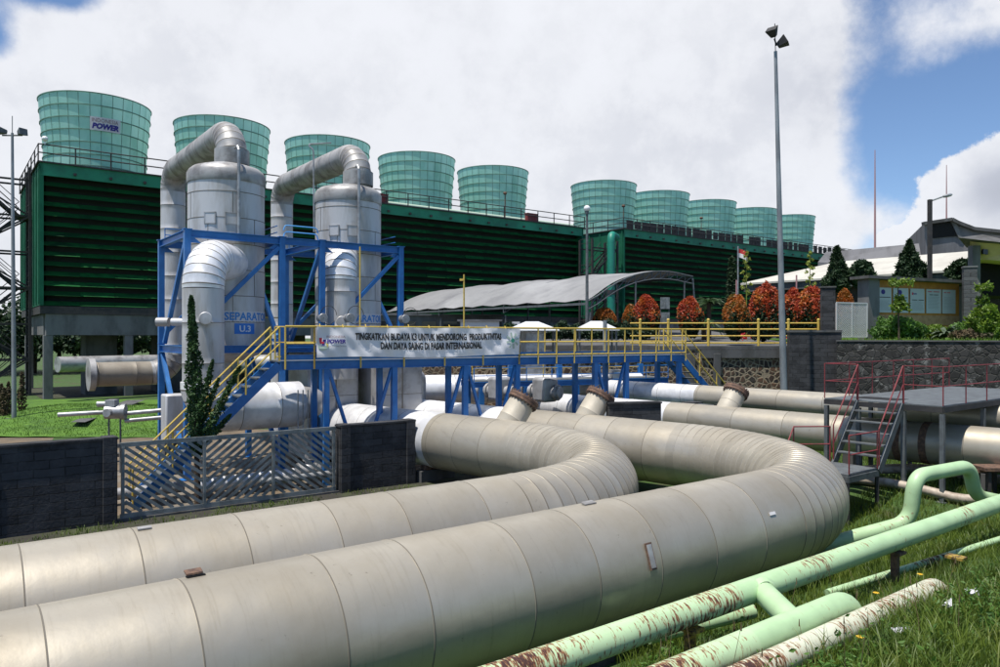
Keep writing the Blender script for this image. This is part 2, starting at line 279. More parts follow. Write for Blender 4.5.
# ------------------------------------------------------------------ mesh builder
class MB:
    def __init__(self): self.v=[]; self.f=[]; self.m=[]
    def add(self, vs, fs, mi=0):
        o=len(self.v); self.v.extend([tuple(p) for p in vs])
        for k,f in enumerate(fs):
            self.f.append(tuple(i+o for i in f)); self.m.append(mi if isinstance(mi,int) else mi[k])
        return self
    def obox(self, c, ax, ay, az, mi=0):
        """box from centre and three half-extent vectors"""
        c=Vector(c); vs=[]
        for k in (-1,1):
            for j in (-1,1):
                for i in (-1,1): vs.append(c+ax*i+ay*j+az*k)
        return self.add(vs, [(0,2,3,1),(4,5,7,6),(0,1,5,4),(2,6,7,3),(0,4,6,2),(1,3,7,5)], mi)
    def box(self, c, s, rz=0., mi=0):
        ca,sa=math.cos(rz),math.sin(rz)
        return self.obox(c, Vector((ca,sa,0))*s[0]/2, Vector((-sa,ca,0))*s[1]/2, Vector((0,0,s[2]/2)), mi)
    def beam(self, a, b, w, h=None, mi=0, up=None):
        a=Vector(a); b=Vector(b); h=h or w; t=(b-a); L=t.length; t=t/L
        u=up or (UP if abs(t.z)<.95 else D)
        s=t.cross(u).normalized(); u2=s.cross(t)
        return self.obox((a+b)/2, t*L/2, s*w/2, u2*h/2, mi)
    def ibeam(self, a, b, w, h, tk=.02, mi=0):
        a=Vector(a); b=Vector(b); t=(b-a); L=t.length; t=t/L
        u=UP if abs(t.z)<.95 else N
        s=t.cross(u).normalized(); u2=s.cross(t); c=(a+b)/2
        self.obox(c+u2*(h/2-tk/2), t*L/2, s*w/2, u2*tk/2, mi)
        self.obox(c-u2*(h/2-tk/2), t*L/2, s*w/2, u2*tk/2, mi)
        return self.obox(c, t*L/2, s*tk/2, u2*(h/2-tk), mi)
    def tube(self, pts, r, seg=10, mi=0, caps=True, rows_m=None):
        pts=[Vector(p) for p in pts]; n=len(pts)
        rs=r if isinstance(r,(list,tuple)) else [r]*n
        T=[]
        for i in range(n):
            a=pts[max(i-1,0)]; b=pts[min(i+1,n-1)]
            t=(b-a)
            if t.length<1e-9: t=T[-1] if T else D
            T.append(t.normalized())
        ref=UP if abs(T[0].z)<.9 else D
        s=T[0].cross(ref).normalized(); vs=[]
        for i in range(n):
            s=(s-T[i]*s.dot(T[i])).normalized(); u=s.cross(T[i])
            for k in range(seg):
                a=2*math.pi*k/seg
                vs.append(pts[i]+(s*math.cos(a)+u*math.sin(a))*rs[i])
        fs=[];ms=[]
        for i in range(n-1):
            for k in range(seg):
                k2=(k+1)%seg
                fs.append((i*seg+k,i*seg+k2,(i+1)*seg+k2,(i+1)*seg+k)); ms.append(rows_m[i] if rows_m else mi)
        if caps:
            fs.append(tuple(range(seg-1,-1,-1))); ms.append(mi)
            fs.append(tuple((n-1)*seg+k for k in range(seg))); ms.append(mi)
        return self.add(vs,fs,ms)
    def lathe(self, c, prof, seg=32, mi=0, axis=None, mis=None, caps=False):
        c=Vector(c); ax=(axis or UP).normalized()
        s=ax.cross(D if abs(ax.dot(D))<.9 else UP).normalized(); t=ax.cross(s)
        vs=[]; n=len(prof)
        for r,z in prof:
            for k in range(seg):
                a=2*math.pi*k/seg
                vs.append(c+ax*z+(s*math.cos(a)+t*math.sin(a))*r)
        fs=[];ms=[]
        for i in range(n-1):
            for k in range(seg):
                k2=(k+1)%seg
                fs.append((i*seg+k,i*seg+k2,(i+1)*seg+k2,(i+1)*seg+k)); ms.append(mis[i] if mis else mi)
        if caps:
            fs.append(tuple(range(seg-1,-1,-1))); ms.append(mi); fs.append(tuple((n-1)*seg+k for k in range(seg))); ms.append(mi)
        return self.add(vs,fs,ms)
    def sphere(self, c, r, sz=None, seg=12, mi=0):
        pr=[(max(r*math.sin(math.pi*i/8),1e-4), -(sz or r)*math.cos(math.pi*i/8)) for i in range(9)]
        return self.lathe(c, pr, seg, mi)
    def prism(self, poly, ext, mi=0):
        """closed polygon (3-D points) swept by ext"""
        ext=Vector(ext); n=len(poly); vs=[Vector(p) for p in poly]+[Vector(p)+ext for p in poly]
        fs=[tuple(range(n-1,-1,-1)), tuple(range(n,2*n))]+[(i,(i+1)%n,n+(i+1)%n,n+i) for i in range(n)]
        return self.add(vs,fs,mi)
    def arrays(self, vs, fs, mi=0): return self.add(vs.tolist(), fs.tolist(), mi)
    def build(self, name, mats, parent=None, smooth=True, sharp=35, bevel=0., base=None):
        if isinstance(mats,str): mats=[mats]
        me=bpy.data.meshes.new(name)
        vs=np.array(self.v,dtype=np.float64).reshape(-1,3)
        ob=bpy.data.objects.new(name, me)
        if parent is not None:
            M=np.array(parent_world(parent).inverted())
            vs=vs@M[:3,:3].T+M[:3,3]
            ob.parent=parent
        else:
            lo=vs.min(0); hi=vs.max(0)
            b=np.array(base) if base is not None else np.array([(lo[0]+hi[0])/2,(lo[1]+hi[1])/2,lo[2]])
            vs=vs-b; ob.location=b
        me.from_pydata(vs.tolist(), [], self.f)
        for m in mats: me.materials.append(MATS[m])
        me.polygons.foreach_set('material_index', self.m)
        me.validate(verbose=False); me.update()
        fix_normals(me)
        if smooth:
            me.shade_smooth(); me.set_sharp_from_angle(angle=R(sharp))
        COL.objects.link(ob)
        if bevel:
            bv=ob.modifiers.new('bevel','BEVEL'); bv.width=bevel; bv.segments=2; bv.limit_method='ANGLE'
        return ob

def fix_normals(me):
    import bmesh
    if len(me.polygons)>30000: return
    bm=bmesh.new(); bm.from_mesh(me)
    bmesh.ops.recalc_face_normals(bm, faces=bm.faces); bm.to_mesh(me); bm.free()

def parent_world(o):
    M=Matrix.Translation(o.location)@o.rotation_euler.to_matrix().to_4x4()
    return parent_world(o.parent)@M if o.parent else M

def thing(name, label, cat, loc, rz=0., group=None):
    o=bpy.data.objects.new(name, None); COL.objects.link(o); o.empty_display_size=.3
    o.location=loc; o.rotation_euler=(0,0,rz); o['label']=label; o['category']=cat
    if group: o['group']=group
    return o
def tag(o, label, cat, group=None):
    o['label']=label; o['category']=cat
    if group: o['group']=group
    return o
def struct(o, kind='structure'): o['kind']=kind; return o
def dup(root, loc, rz=None, label=None, group=None, scale=None):
    r=root.copy(); COL.objects.link(r); r.location=loc
    if rz is not None: r.rotation_euler=(0,0,rz)
    if scale is not None: r.scale=scale
    if label: r['label']=label
    if group: r['group']=group
    for ch in list(root.children):
        c=ch.copy(); COL.objects.link(c); c.parent=r
        for g in list(ch.children):
            q=g.copy(); COL.objects.link(q); q.parent=c
    return r

# ------------------------------------------------------------------ text
def text_geo(s, size=1., bold=0., shear=0., xs=1.):
    cu=bpy.data.curves.new('txt','FONT'); cu.body=s; cu.size=size; cu.offset=bold; cu.shear=shear; cu.resolution_u=2
    cu.align_x='LEFT'
    ob=bpy.data.objects.new('txt',cu); COL.objects.link(ob)
    dg=bpy.context.evaluated_depsgraph_get(); me=bpy.data.meshes.new_from_object(ob.evaluated_get(dg))
    vs=np.array([v.co[:] for v in me.vertices]); fs=[tuple(p.vertices) for p in me.polygons]
    bpy.data.objects.remove(ob); bpy.data.curves.remove(cu); bpy.data.meshes.remove(me)
    vs[:,0]*=xs
    vs[:,0]-=vs[:,0].min(); vs[:,1]-=vs[:,1].min()
    return vs, fs
def put_text(mb, s, w, h, fmap, u0, v0, mi=0, bold=.02, shear=0.):
    """fit text into width w and height h with lower-left corner at (u0,v0); fmap turns (u,v) into a point"""
    vs,fs=text_geo(s,1.,bold,shear)
    sx=w/vs[:,0].max(); sy=h/vs[:,1].max()
    mb.add([fmap(u0+x*sx, v0+y*sy) for x,y,_ in vs], fs, mi)
def blob(mb, poly, fmap, mi):
    mb.add([fmap(u,v) for u,v in poly],[tuple(range(len(poly)))],mi)

# ------------------------------------------------------------------ leaves
def leaf_cloud(mb, P, size, mi=0, flat=.0, up=.3):
    """one bent little leaf (two triangles-quads) at each point"""
    n=len(P); P=np.asarray(P)
    a=RNG.normal(size=(n,3)); a[:,2]=a[:,2]*(1-flat)+up*.3; a/=np.linalg.norm(a,axis=1)[:,None]
    b=RNG.normal(size=(n,3)); b-=a*(a*b).sum(1)[:,None]; b/=np.linalg.norm(b,axis=1)[:,None]
    s=size*RNG.uniform(.6,1.4,size=(n,1))
    c=np.cross(a,b)*.25
    v=np.stack([P-a*s, P+b*s*.5+c*s, P+a*s, P-b*s*.5+c*s],1).reshape(-1,3)
    f=np.arange(4*n).reshape(-1,4)
    mb.arrays(v,f,mi)
def ellipsoid_pts(n, c, rx, ry, rz, shell=.55, lump=.18, seed=0):
    r=np.random.default_rng(seed)
    d=r.normal(size=(n,3)); d/=np.linalg.norm(d,axis=1)[:,None]
    k=r.normal(size=(7,3)); ph=r.uniform(0,6,7)
    m=1+lump*np.sin((d@k.T)*3+ph).sum(1)/2.2
    rad=(shell+(1-shell)*r.uniform(size=n)**.5)*m
    return np.array(c)+d*rad[:,None]*np.array([rx,ry,rz])
# ================================================================== THE GROUND
QP = 7.6                                   # distance from the eye to the nearest big pipe, across its run
def gz(x, y):
    q = .605*x-.796*y+QP
    z = .30*np.maximum(0, q-.1)
    z = np.where(q>8.5, 2.52+.12*(q-8.5), z)
    z = np.minimum(z, 4.2)
    z = z + .72*np.exp(-((x-11.2)**2/16+(y-19.7)**2/6))
    w = np.clip((np.hypot(x, y)-60)/60, 0, 1)
    return z*(1-w)
def wob(x, y): return .035*np.sin(x*2.1+y*1.3)+.03*np.sin(x*.9-y*2.7+1.)+.02*np.sin(4.7*x+.4)*np.sin(3.9*y)
xs = np.concatenate([[-1500,-700,-300,-150,-90,-60,-45,-35],np.arange(-30,-8,1.5),np.arange(-8,16,.3),np.arange(16,40,1.5),[45,60,90,150,300,700,1500]])
ys = np.concatenate([[-300,-100,-40,-20,-12],np.arange(-10,2,1.2),np.arange(2,24,.3),np.arange(24,60,1.5),[65,75,90,110,150,220,400,800,2500]])
GX,GY = np.meshgrid(xs,ys); GZ = gz(GX,GY)+np.where((GZZ:=gz(GX,GY))>.25, wob(GX,GY), 0.)
nx,ny=len(xs),len(ys)
idx=np.arange(nx*ny).reshape(ny,nx)
mb=MB(); mb.arrays(np.stack([GX,GY,GZ],-1).reshape(-1,3), np.stack([idx[:-1,:-1],idx[:-1,1:],idx[1:,1:],idx[1:,:-1]],-1).reshape(-1,4))
struct(mb.build('ground','grass_ground',base=(0,0,0)))

def sheet(name, poly, z, m, mset='structure'):
    mb=MB(); pts=[(p[0],p[1],p[2] if len(p)>2 and p[2] else z) for p in poly]
    mb.add(pts,[tuple(range(len(pts)))])
    return struct(mb.build(name,m,smooth=False),mset)
# yard inside the fence: bare earth; lawn below the left tower; road round it
sheet('yard', [(-14,15.2),(-3.2,23.6),(3,30),(3,36),(-12,36),(-19,31),(-19,26)], .006, 'dirt')
mb=MB(); lx=np.linspace(-36,-14.5,40); ly=np.linspace(33.0,53,40)
LX,LY=np.meshgrid(lx,ly)
LX=LX+ (LY-31.5)*.0+ .25*np.sin(LY)
LZ=.03+.75*np.exp(-((LX+23.8)**2/10+(LY-40)**2/18))+.55*np.exp(-((LX+19)**2/7+(LY-41)**2/16))+.03*np.sin(LX*3)*np.sin(LY*2.3)
LZ=LZ*np.clip((LX.max()-LX)/2,0.02,1)
idl=np.arange(1600).reshape(40,40)
mb.arrays(np.stack([LX,LY,LZ],-1).reshape(-1,3), np.stack([idl[:-1,:-1],idl[:-1,1:],idl[1:,1:],idl[1:,:-1]],-1).reshape(-1,4))
struct(mb.build('lawn','lawn'))
sheet('drain_channel', [(-25.2,50,.25),(-24.0,50,.25),(-19.9,35.5,.42),(-20.6,35.5,.42)], .42, 'dark_concrete')
sheet('verge', [(-14,4.5),(-2.0,14),(1.6,18.5),(-.8,24.5),(-3.2,23.3),(-14,14.9)], .004, 'dark_ground')  # near-black strip of ground between the second pipe and the gate wall
sheet('tower_shade_sheet', [tuple(V(-32.9,52.9,0)+D*.2+N*.3),tuple(V(-32.9,52.9,0)+D*53+N*.3),tuple(V(-32.9,52.9,0)+D*53+N*15),tuple(V(-32.9,52.9,0)+D*.2+N*15)], .012, 'dark_ground')  # dark sheet added to paint the shade below the left tower
sheet('service_path', [(-14,15.4),(-19,26.1),(-19,31.2),(-20,33.2),(-60,33.2),(-60,4)], .003, 'dirt')

def slab(name, poly, zb, m):
    """raised ground: polygon of (x,y,z) with skirts down to zb"""
    mb=MB(); n=len(poly)
    top=[Vector(p) for p in poly]; bot=[Vector((p[0],p[1],zb)) for p in poly]
    mb.add(top+bot,[tuple(range(n))]+[(i,(i+1)%n,n+(i+1)%n,n+i) for i in range(n)])
    return struct(mb.build(name,m,smooth=False))
slab('terrace', [(-6,36.6,4.0),(15.7,36.6,4.0),(15.7,60,5.2),(40,90,5.2),(95,140,5.2),(70,150,5.2),(9.5,79,5.2),(-6,64,5.2)], -.5, 'road')
slab('terrace_lawn', [(16.1,34.2,4.33),(20.5,30.35,4.33),(33,19.8,4.33),(70,19.8,4.33),(70,50,4.7),(16.1,50,4.38)], -.5, 'lawn')

# ================================================================== RETAINING WALLS
def wall_between(name, a, b, z0, z1, th, m, label, cat='wall', cap=None, capm='concrete', group=None):
    a=Vector((a[0],a[1],0)); b=Vector((b[0],b[1],0)); t=b-a; L=t.length; rz=math.atan2(t.y,t.x)
    r=thing(name,label,cat,(a.x,a.y,z0),rz,group)
    t.normalize(); s=Vector((-t.y,t.x,0))
    mb=MB(); c=(a+b)/2+Vector((0,0,(z0+z1)/2))
    mb.obox(c,t*L/2,s*th/2,UP*(z1-z0)/2); mb.build('masonry',m,r,smooth=False)
    if cap:
        mb=MB(); mb.obox((a+b)/2+Vector((0,0,z1+cap/2)),t*(L/2+.02),s*(th/2+.04),UP*cap/2); mb.build('coping',capm,r,smooth=False)
    return r
wl=wall_between('retaining_wall',(-6,36.3),(15.6,36.3),-.2,3.9,.5,'river_stone','retaining wall of brown river stones in pale mortar behind the blue walkway stairs',cap=.16,capm='dark_concrete')
for x0,w in ((9.25,.45),(10.55,.35)):
    mb=MB(); mb.box((x0,35.98,1.75),(w,.2,3.9)); mb.build('pilaster','dark_concrete',wl,smooth=False,bevel=.02)
mb=MB(); mb.box((2.,36.0,3.72),(14.,.12,.32)); mb.build('top_band','concrete',wl,smooth=False)
mb=MB(); mb.box((12.4,36.0,3.68),(5.2,.12,.4)); mb.build('top_band','dark_concrete',wl,smooth=False)
wall_between('brick_pier',(13.75,35.3),(15.95,34.75),-.2,4.72,.9,'black_brick','broad black brick pier between the two stone retaining walls','pier',cap=.1,capm='dark_concrete')
wall_between('retaining_wall',(15.6,34.1),(20.35,30.0),-.2,4.3,.5,'mossy_stone','dark mossy stone wall below the notice board lawn','wall',cap=.06,capm='dark_concrete')
wall_between('retaining_wall',(20.35,30.0),(33,19.4),-.2,4.3,.5,'mossy_stone','dark mossy stone wall section running off the right edge of the picture','wall',cap=.06,capm='dark_concrete')

# ================================================================== BIG PIPELINES
RP=.87; ZP=1.25
def line_hit(Q, B0, Bd):
    # B0 + t*Bd lies on the line N.p = Q
    t=(Q-N.dot(B0))/N.dot(Bd); return B0+Bd*t
def fillet(A, C, B, Rr, n):
    """polyline A-C-B with the corner at C rounded: returns start, arc points, end"""
    a=(A-C).normalized(); b=(B-C).normalized(); th=a.angle(b)
    tl=Rr/math.tan(th/2); S=C+a*tl; E=C+b*tl
    O=C+(a+b).normalized()*(Rr/math.sin(th/2))
    v0=S-O; v1=E-O; ang=v0.angle(v1); ax=v0.cross(v1).normalized()
    return S,[O+Matrix.Rotation(ang*i/n,3,ax)@v0 for i in range(n+1)],E,O
def seam_rows(pts_s, r, seams, w=.007, lift=.005):
    """rings along a straight from p to q with a thin dark lap at every seam distance"""
    p,q=pts_s; L=(q-p).length; t=(q-p)/L
    rows=[(0.,r,0)]; 
    for s in seams:
        if .05<s<L-.05: rows+= [(s-w-.001,r,0),(s-w,r+lift,1),(s+w,r+lift,0),(s+w+.001,r,0)]
    rows.append((L,r,0)); rows.sort(key=lambda a:a[0])
    full=[rows[0]]
    for a in rows[1:]:
        g=a[0]-full[-1][0]
        if g>.5:
            k=int(g/.35); b=full[-1]
            for i in range(1,k): full.append((b[0]+g*i/k,r,b[2]))
        full.append(a)
    ms=[];k=random.randint(0,2)
    for a in full[:-1]:
        if a[2]==1: ms.append(3); k=(k+random.randint(1,2))%3
        else: ms.append(k)
    return [p+t*a[0] for a in full],[a[1] for a in full],ms
def dent(vs, rng, c, k): pass
def straight(name, p, q, r, m, root, seams, label=None, seg=48):
    P,rs,ms=seam_rows((p,q),r,seams)
    mb=MB(); mb.tube(P,rs,seg,rows_m=ms,caps=True)
    o=mb.build(name,CLAD[m],root,sharp=40)
    if label: o['label']=label
    return o
def bend(name, pts, r, m, root, seg=48, w=.007, lift=.006):
    P=[];rs=[];ms=[]
    for i,p in enumerate(pts):
        if 0<i<len(pts)-1:
            tb=(p-pts[i-1]).normalized(); tf=(pts[i+1]-p).normalized()
            rr=r
            kk=random.randint(0,2); P+=[p-tb*w*2,p-tb*w,p+tf*w,p+tf*w*2]; rs+=[rr,rr+lift,rr+lift,rr]; ms+=[kk,3,kk,kk]
        else: P.append(p); rs.append(r); ms.append(0)
    mb=MB(); mb.tube(P,rs,seg,rows_m=ms[:-1])
    return mb.build(name,CLAD[m],root,sharp=22)
def jitter(L, step, j=.12): 
    s=[];x=step*.6
    while x<L: s.append(x+random.uniform(-j,j)); x+=step
    return s
BD=V(-.7155,.6987,0)                     # the back runs lead away to the left
def big_pipe(label, Q, B0, Rr, nb, a0, t_end, t_white):
    B0=V(B0[0],B0[1],ZP); C=line_hit(Q,B0,BD); C.z=ZP
    S,arc,E,O=fillet(C-D*10,C,C+BD*10,Rr,nb)
    A=N*Q+D*a0; A.z=ZP
    root=thing('insulated_pipeline',label,'pipeline',(A.x,A.y,0))
    L=(S-A).length; straight('straight_section',A,S,RP,'beige_cladding',root,jitter(L,1.22),seg=64)
    bend('bend',arc,RP,'beige_cladding',root,seg=64)
    te=(E-C).length; Wp=B0+BD*t_white; En=B0+BD*t_end
    straight('straight_section',E,Wp,RP,'beige_cladding',root,jitter((Wp-E).length,1.22))
    straight('straight_section',Wp,En,RP-.006,'white_cladding',root,jitter((En-Wp).length,1.0),'straight end clad in clean white sheet')
    return root,C,O,S,E
near,C1,O1,S1,E1=big_pipe('nearest fat beige clad pipe curving round the right side of the foreground',7.6,(4.14,21.3),4.9,30,-22,11.3,4.4)
far,C2,O2,S2,E2=big_pipe('second fat beige clad pipe bending back in front of the diagonal barred gate',10.05,(-.9,22.27),5.4,30,-22,8.4,1.25)
# dents, patch plates and lifted lids on the cladding
def on_pipe(Q, a, phi, lift=.0):
    """point on a front run: a along D, phi the angle from straight up towards the eye"""
    p=N*Q+D*a; p.z=ZP
    nrm=(-N)*math.sin(phi)+UP*math.cos(phi)
    return p+nrm*(RP+lift), nrm
def plate(root, Q, a, phi, w, h, m, name, lift=.012, tilt=0.):
    c,nr=on_pipe(Q,a,phi,lift); s=D; t=nr.cross(s)
    if tilt: t=(t*math.cos(tilt)+nr*math.sin(tilt)); 
    mb=MB(); mb.obox(c,s*w/2,t*h/2,nr*.008); return mb.build(name,m,root,smooth=False)
def a_of(px,Q):
    u=(px-500)/F; return Q*(.796*u+.605)/(.796-.605*u)
plate(near,7.6,a_of(643,6.9),R(72),.13,.36,'rusty_steel','inspection_frame')
plate(near,7.6,a_of(643,6.9),R(72),.09,.31,'sign_patch' if 'sign_patch' in MATS else 'weathered_cladding','inspection_window',.022)
plate(near,7.6,a_of(768,6.9),R(62),.15,.05,'sign_white','name_tag')
plate(near,7.6,a_of(197,7.6),R(-8),.16,.09,'rusty_steel','lifted_flap',.05,.35)
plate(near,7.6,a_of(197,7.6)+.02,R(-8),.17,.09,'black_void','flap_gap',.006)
plate(far,10.05,a_of(143,10.05),R(5),.16,.07,'weathered_cladding','lifted_flap',.02,.1)
plate(near,7.6,a_of(590,7.6),R(-2),.22,.1,'weathered_cladding','lifted_flap',.02,.2)

# ------------------------------------------------ the two slimmer pipes behind
def slim_pipe(label, p0, p1, r, white_px):
    """from p0 (right) to p1 (left)"""
    p0=Vector(p0); p1=Vector(p1); t=(p1-p0).normalized()
    root=thing('insulated_pipeline',label,'pipeline',(p0.x,p0.y,0))
    # split where the clean white sheet begins
    u=(white_px-500)/F; s=(u*p0.y-p0.x)/(t.x-u*t.y); Wp=p0+t*s
    st=p0-t*9
    straight('straight_section',st,Wp,r,'beige_cladding',root,jitter((Wp-st).length,1.6),seg=40)
    straight('straight_section',Wp,p1,r-.006,'white_cladding',root,jitter((p1-Wp).length,1.1),'length clad in clean white sheet',seg=40)
    return root,t
p3,t3=slim_pipe('beige pipe with two dark bands passing under the red railed platform',(10.96,20.3,1.67),(1.2,31.4,1.67),.55,672)
p4,t4=slim_pipe('rearmost beige pipe topped with white sheet below the stone retaining wall',(13.7,20.3,2.28),(2.6,33.6,2.28),.42,700)
# bands on the front one
for px in (903,929):
    u=(px-500)/F; s=(u*20.3-10.96)/(t3.x-u*t3.y); c=V(10.96,20.3,1.67)+t3*s
    mb=MB(); mb.tube([c-t3*.09,c+t3*.09],.562,40); mb.build('clamp_band','rusty_steel',p3)

# angled flanged stubs, one on each pipe
def stub(label, base, ax, r, L, root=None):
    base=Vector(base); ax=Vector(ax).normalized()
    rt=thing('flanged_stub',label,'pipe stub',base,0)
    mb=MB(); mb.tube([base,base+ax*L*.6,base+ax*L*.61,base+ax*L*.62,base+ax*L],[r,r,r+.008,r,r*.98],36); mb.build('pipe_neck','beige_cladding',rt)
    e=base+ax*L
    mb=MB(); mb.lathe(e,[(r*.9,-.02),(r*1.17,-.02),(r*1.17,.06),(.01,.06)],36,axis=ax); mb.build('flange','rusty_steel',rt)
    mb=MB(); mb.lathe(e+ax*.09,[(r*.9,-.02),(r*1.17,-.02),(r*1.17,.05),(r*.8,.09),(.01,.09)],36,axis=ax); mb.build('blind_cover','rusty_steel',rt)
    s=ax.cross(UP).normalized(); t=ax.cross(s); mb=MB()
    for k in range(22):
        a=2*math.pi*k/22; c=e+(s*math.cos(a)+t*math.sin(a))*r*1.06
        mb.tube([c-ax*.07,c+ax*.2],.026,6)
    mb.build('bolts','bolt_dark',rt)
    return rt
SA=(.52,.25,.82)
def top_of(px, P, t, z):
    u=(px-500)/F; s=(u*P[1]-P[0])/(t.x-u*t.y); q=V(P[0],P[1],0)+t*s; q.z=z; return q
b=top_of(496,(-.9,22.27),BD,1.35); stub('beige flanged stub nearest the striped bend, leaning right off the second pipe',b,SA,.40,1.5)
b=top_of(576,(4.14,21.3),BD,1.35); stub('beige flanged stub leaning off the nearest pipe in front of the blue posts',b,SA,.40,1.5)
b=top_of(722,(10.96,20.3),t3,1.75); stub('beige flanged stub alone on the right in front of the stone wall',b,(.5,.3,.8),.36,1.08)

# pipe supports
sup=None
def pipe_support(c, z, r, t, label, h0=0.):
    global sup
    rt=thing('pipe_support',label,'support',(c.x,c.y,h0),math.atan2(t.y,t.x),'saddles under the pipes')
    s=Vector((-t.y,t.x,0))
    mb=MB(); mb.obox(V(c.x,c.y,(h0+z-r)/2-.05),t*.16,s*r*.8,UP*((z-r-h0)/2+.02)); mb.build('plinth','dark_concrete',rt,smooth=False)
    mb=MB(); mb.obox(V(c.x,c.y,z-r+.05),t*.12,s*r*.55,UP*.07); mb.build('saddle','rusty_steel',rt,smooth=False)
for Q,nm in ((7.6,'near'),(10.05,'second')):
    for i,a in enumerate((2.0,7.0)):
        c=N*Q+D*a; pipe_support(c,ZP,RP,D,'low concrete saddle under the front run of a fat beige pipe',float(gz(c.x,c.y)))
for B0 in ((4.14,21.3),(-.9,22.27)):
    for t in (1.6,5.0):
        c=V(B0[0],B0[1],0)+BD*t; pipe_support(c,ZP,RP,BD,'low concrete saddle under the back run of a fat beige pipe')
for P,t,z,r in (((10.96,20.3),t3,1.67,.55),((13.7,20.3),t4,2.28,.42)):
    for s in (-2.,4.,9.):
        c=V(P[0],P[1],0)+t*s; pipe_support(c,z,r,t,'concrete pier under a slim rear pipe',float(gz(c.x,c.y)))

# ================================================================== GREEN PIPES
def gpipe(name, label, pts, r, m, extra=None, cat='pipe', seg=20):
    rt=thing(name,label,cat,(pts[0].x,pts[0].y,pts[0].z),ANG)
    mb=MB(); mb.tube(pts,r,seg); mb.build('pipe_run',m,rt,sharp=60)
    return rt
def smooth_path(pts, rad, n=8):
    out=[pts[0]]
    for i in range(1,len(pts)-1):
        a=(pts[i-1]-pts[i]); b=(pts[i+1]-pts[i]); r=min(rad,a.length*.48,b.length*.48)
        p=pts[i]+a.normalized()*r; q=pts[i]+b.normalized()*r
        for k in range(n+1):
            t=k/n; out.append(p*(1-t)**2+pts[i]*2*t*(1-t)+q*t*t)
    out.append(pts[-1]); return out
def dl(Q,a,z): v=N*Q+D*a; v.z=z; return v
QG1=5.52; zG1=1.3
a1=a_of(757,QG1)
run=[dl(QG1,-6,zG1),dl(QG1,a1-.5,zG1)]
g1=gpipe('green_pipe','long pale green pipe rising diagonally to the right edge with a side branch',run,.158,'green_paint_rusty')
mb=MB(); mb.tube([dl(QG1,a1-.5,zG1),dl(QG1,24,zG1)],.158,20); o=mb.build('pipe_run','green_paint_clean',g1,sharp=60); o['label']='cleaner right hand length'
QG2=4.69; zG2=1.22; e2=a_of(850,QG2); a2=a_of(797,QG2)
mb=MB(); mb.tube([dl(QG1-.05,a1,zG1),dl(QG2+.05,a2,zG2)],[.145,.145],18); mb.build('branch_pipe','green_paint_clean',g1,sharp=60)
mb=MB(); mb.tube([dl(QG1-.1,a1-.02,zG1),dl(QG1-.17,a1-.06,zG1)],[.18,.146],18,caps=False); mb.build('weld_collar','green_paint_clean',g1,sharp=60)
pts=[dl(QG2,-5,zG2),dl(QG2,6.9,zG2)]
g2=gpipe('green_pipe','rust streaked green pipe in the foreground with a rounded elbow end',pts,.158,'green_paint_rusty')
pts=smooth_path([dl(QG2,6.9,zG2),dl(QG2,e2,zG2),dl(QG2-.02,e2+.12,zG2-.75)],.32)
mb=MB(); mb.tube(pts,.158,20); mb.build('elbow_end','green_paint_clean',g2,sharp=60)
QG3=4.38; zG3=1.13; e3=a_of(940,QG3)
pts=smooth_path([dl(QG3,-4,zG3),dl(QG3,e3,zG3),dl(QG3-.03,e3+.15,zG3-.8)],.3)
gpipe('green_pipe','pale peeling rusty pipe half sunk in the grass at the bottom right',pts,.14,'pale_paint_rusty')
# hump pipe
P=[V(5.2,14.9,.02),V(6.5,15.15,.2),V(8.5,15.35,.66),V(8.58,15.3,1.62),V(10.47,16.5,1.62),V(10.75,16.75,.9),V(11.5,17.1,.72)]
gpipe('green_pipe','pale green pipe with a square raised loop in front of the red railed platform',smooth_path(P,.36),.15,'green_paint_plain')
# thin ones on the ground
def ground_pipe(label,a,b,r,m,name,lift=.0):
    P=[a+(b-a)*i/14 for i in range(15)]
    for p in P: p.z=float(gz(p.x,p.y))+r*.8+lift
    return gpipe(name,label,P,r,m,seg=12)
ground_pipe('thin mossy green pipe lying in the grass under the long green pipe',V(5.0,11.3,0),V(10.5,14.2,0),.06,'green_paint_clean','green_pipe',.08)
ground_pipe('beige ground pipe behind the green loop, farther of two',V(9.6,22.0,0),V(13.0,18.95,0),.135,'beige_ground_pipe','ground_pipe',.1)
ground_pipe('beige ground pipe behind the green loop, nearer of two',V(8.6,20.1,0),V(11.6,17.35,0),.115,'beige_ground_pipe','ground_pipe',.1)
ground_pipe('dark green pipe stub under the branch of the long green pipe',V(1.9,9.5,0),V(3.4,9.95,0),.10,'green_paint_clean','green_pipe',.25)
# posts and yellow brackets carrying the green pipes
def pipe_post(px,Q,zt,label,m='rusty_steel',w=.1):
    c=dl(Q,a_of(px,Q),0); g=float(gz(c.x,c.y)); rt=thing('pipe_stand',label,'support',(c.x,c.y,g-.1),ANG)
    mb=MB(); mb.obox(V(c.x,c.y,(g-.1+zt)/2),D*w/2,N*w/2,UP*(zt-g+.1)/2); mb.build('post',m,rt,smooth=False)
    mb=MB(); mb.obox(V(c.x,c.y,zt+.02),D*w*1.1,N*.13,UP*.02); mb.build('top_plate',m,rt,smooth=False)
pipe_post(895,QG1,1.09,'dark rusty post holding up the long green pipe')
pipe_post(690,QG1,1.09,'yellow bracket under the rusty stretch of the long green pipe','stained_yellow',.10)
pipe_post(956,QG1-.5,.95,'stained yellow pipe stand in the grass at the right','stained_yellow',.09)
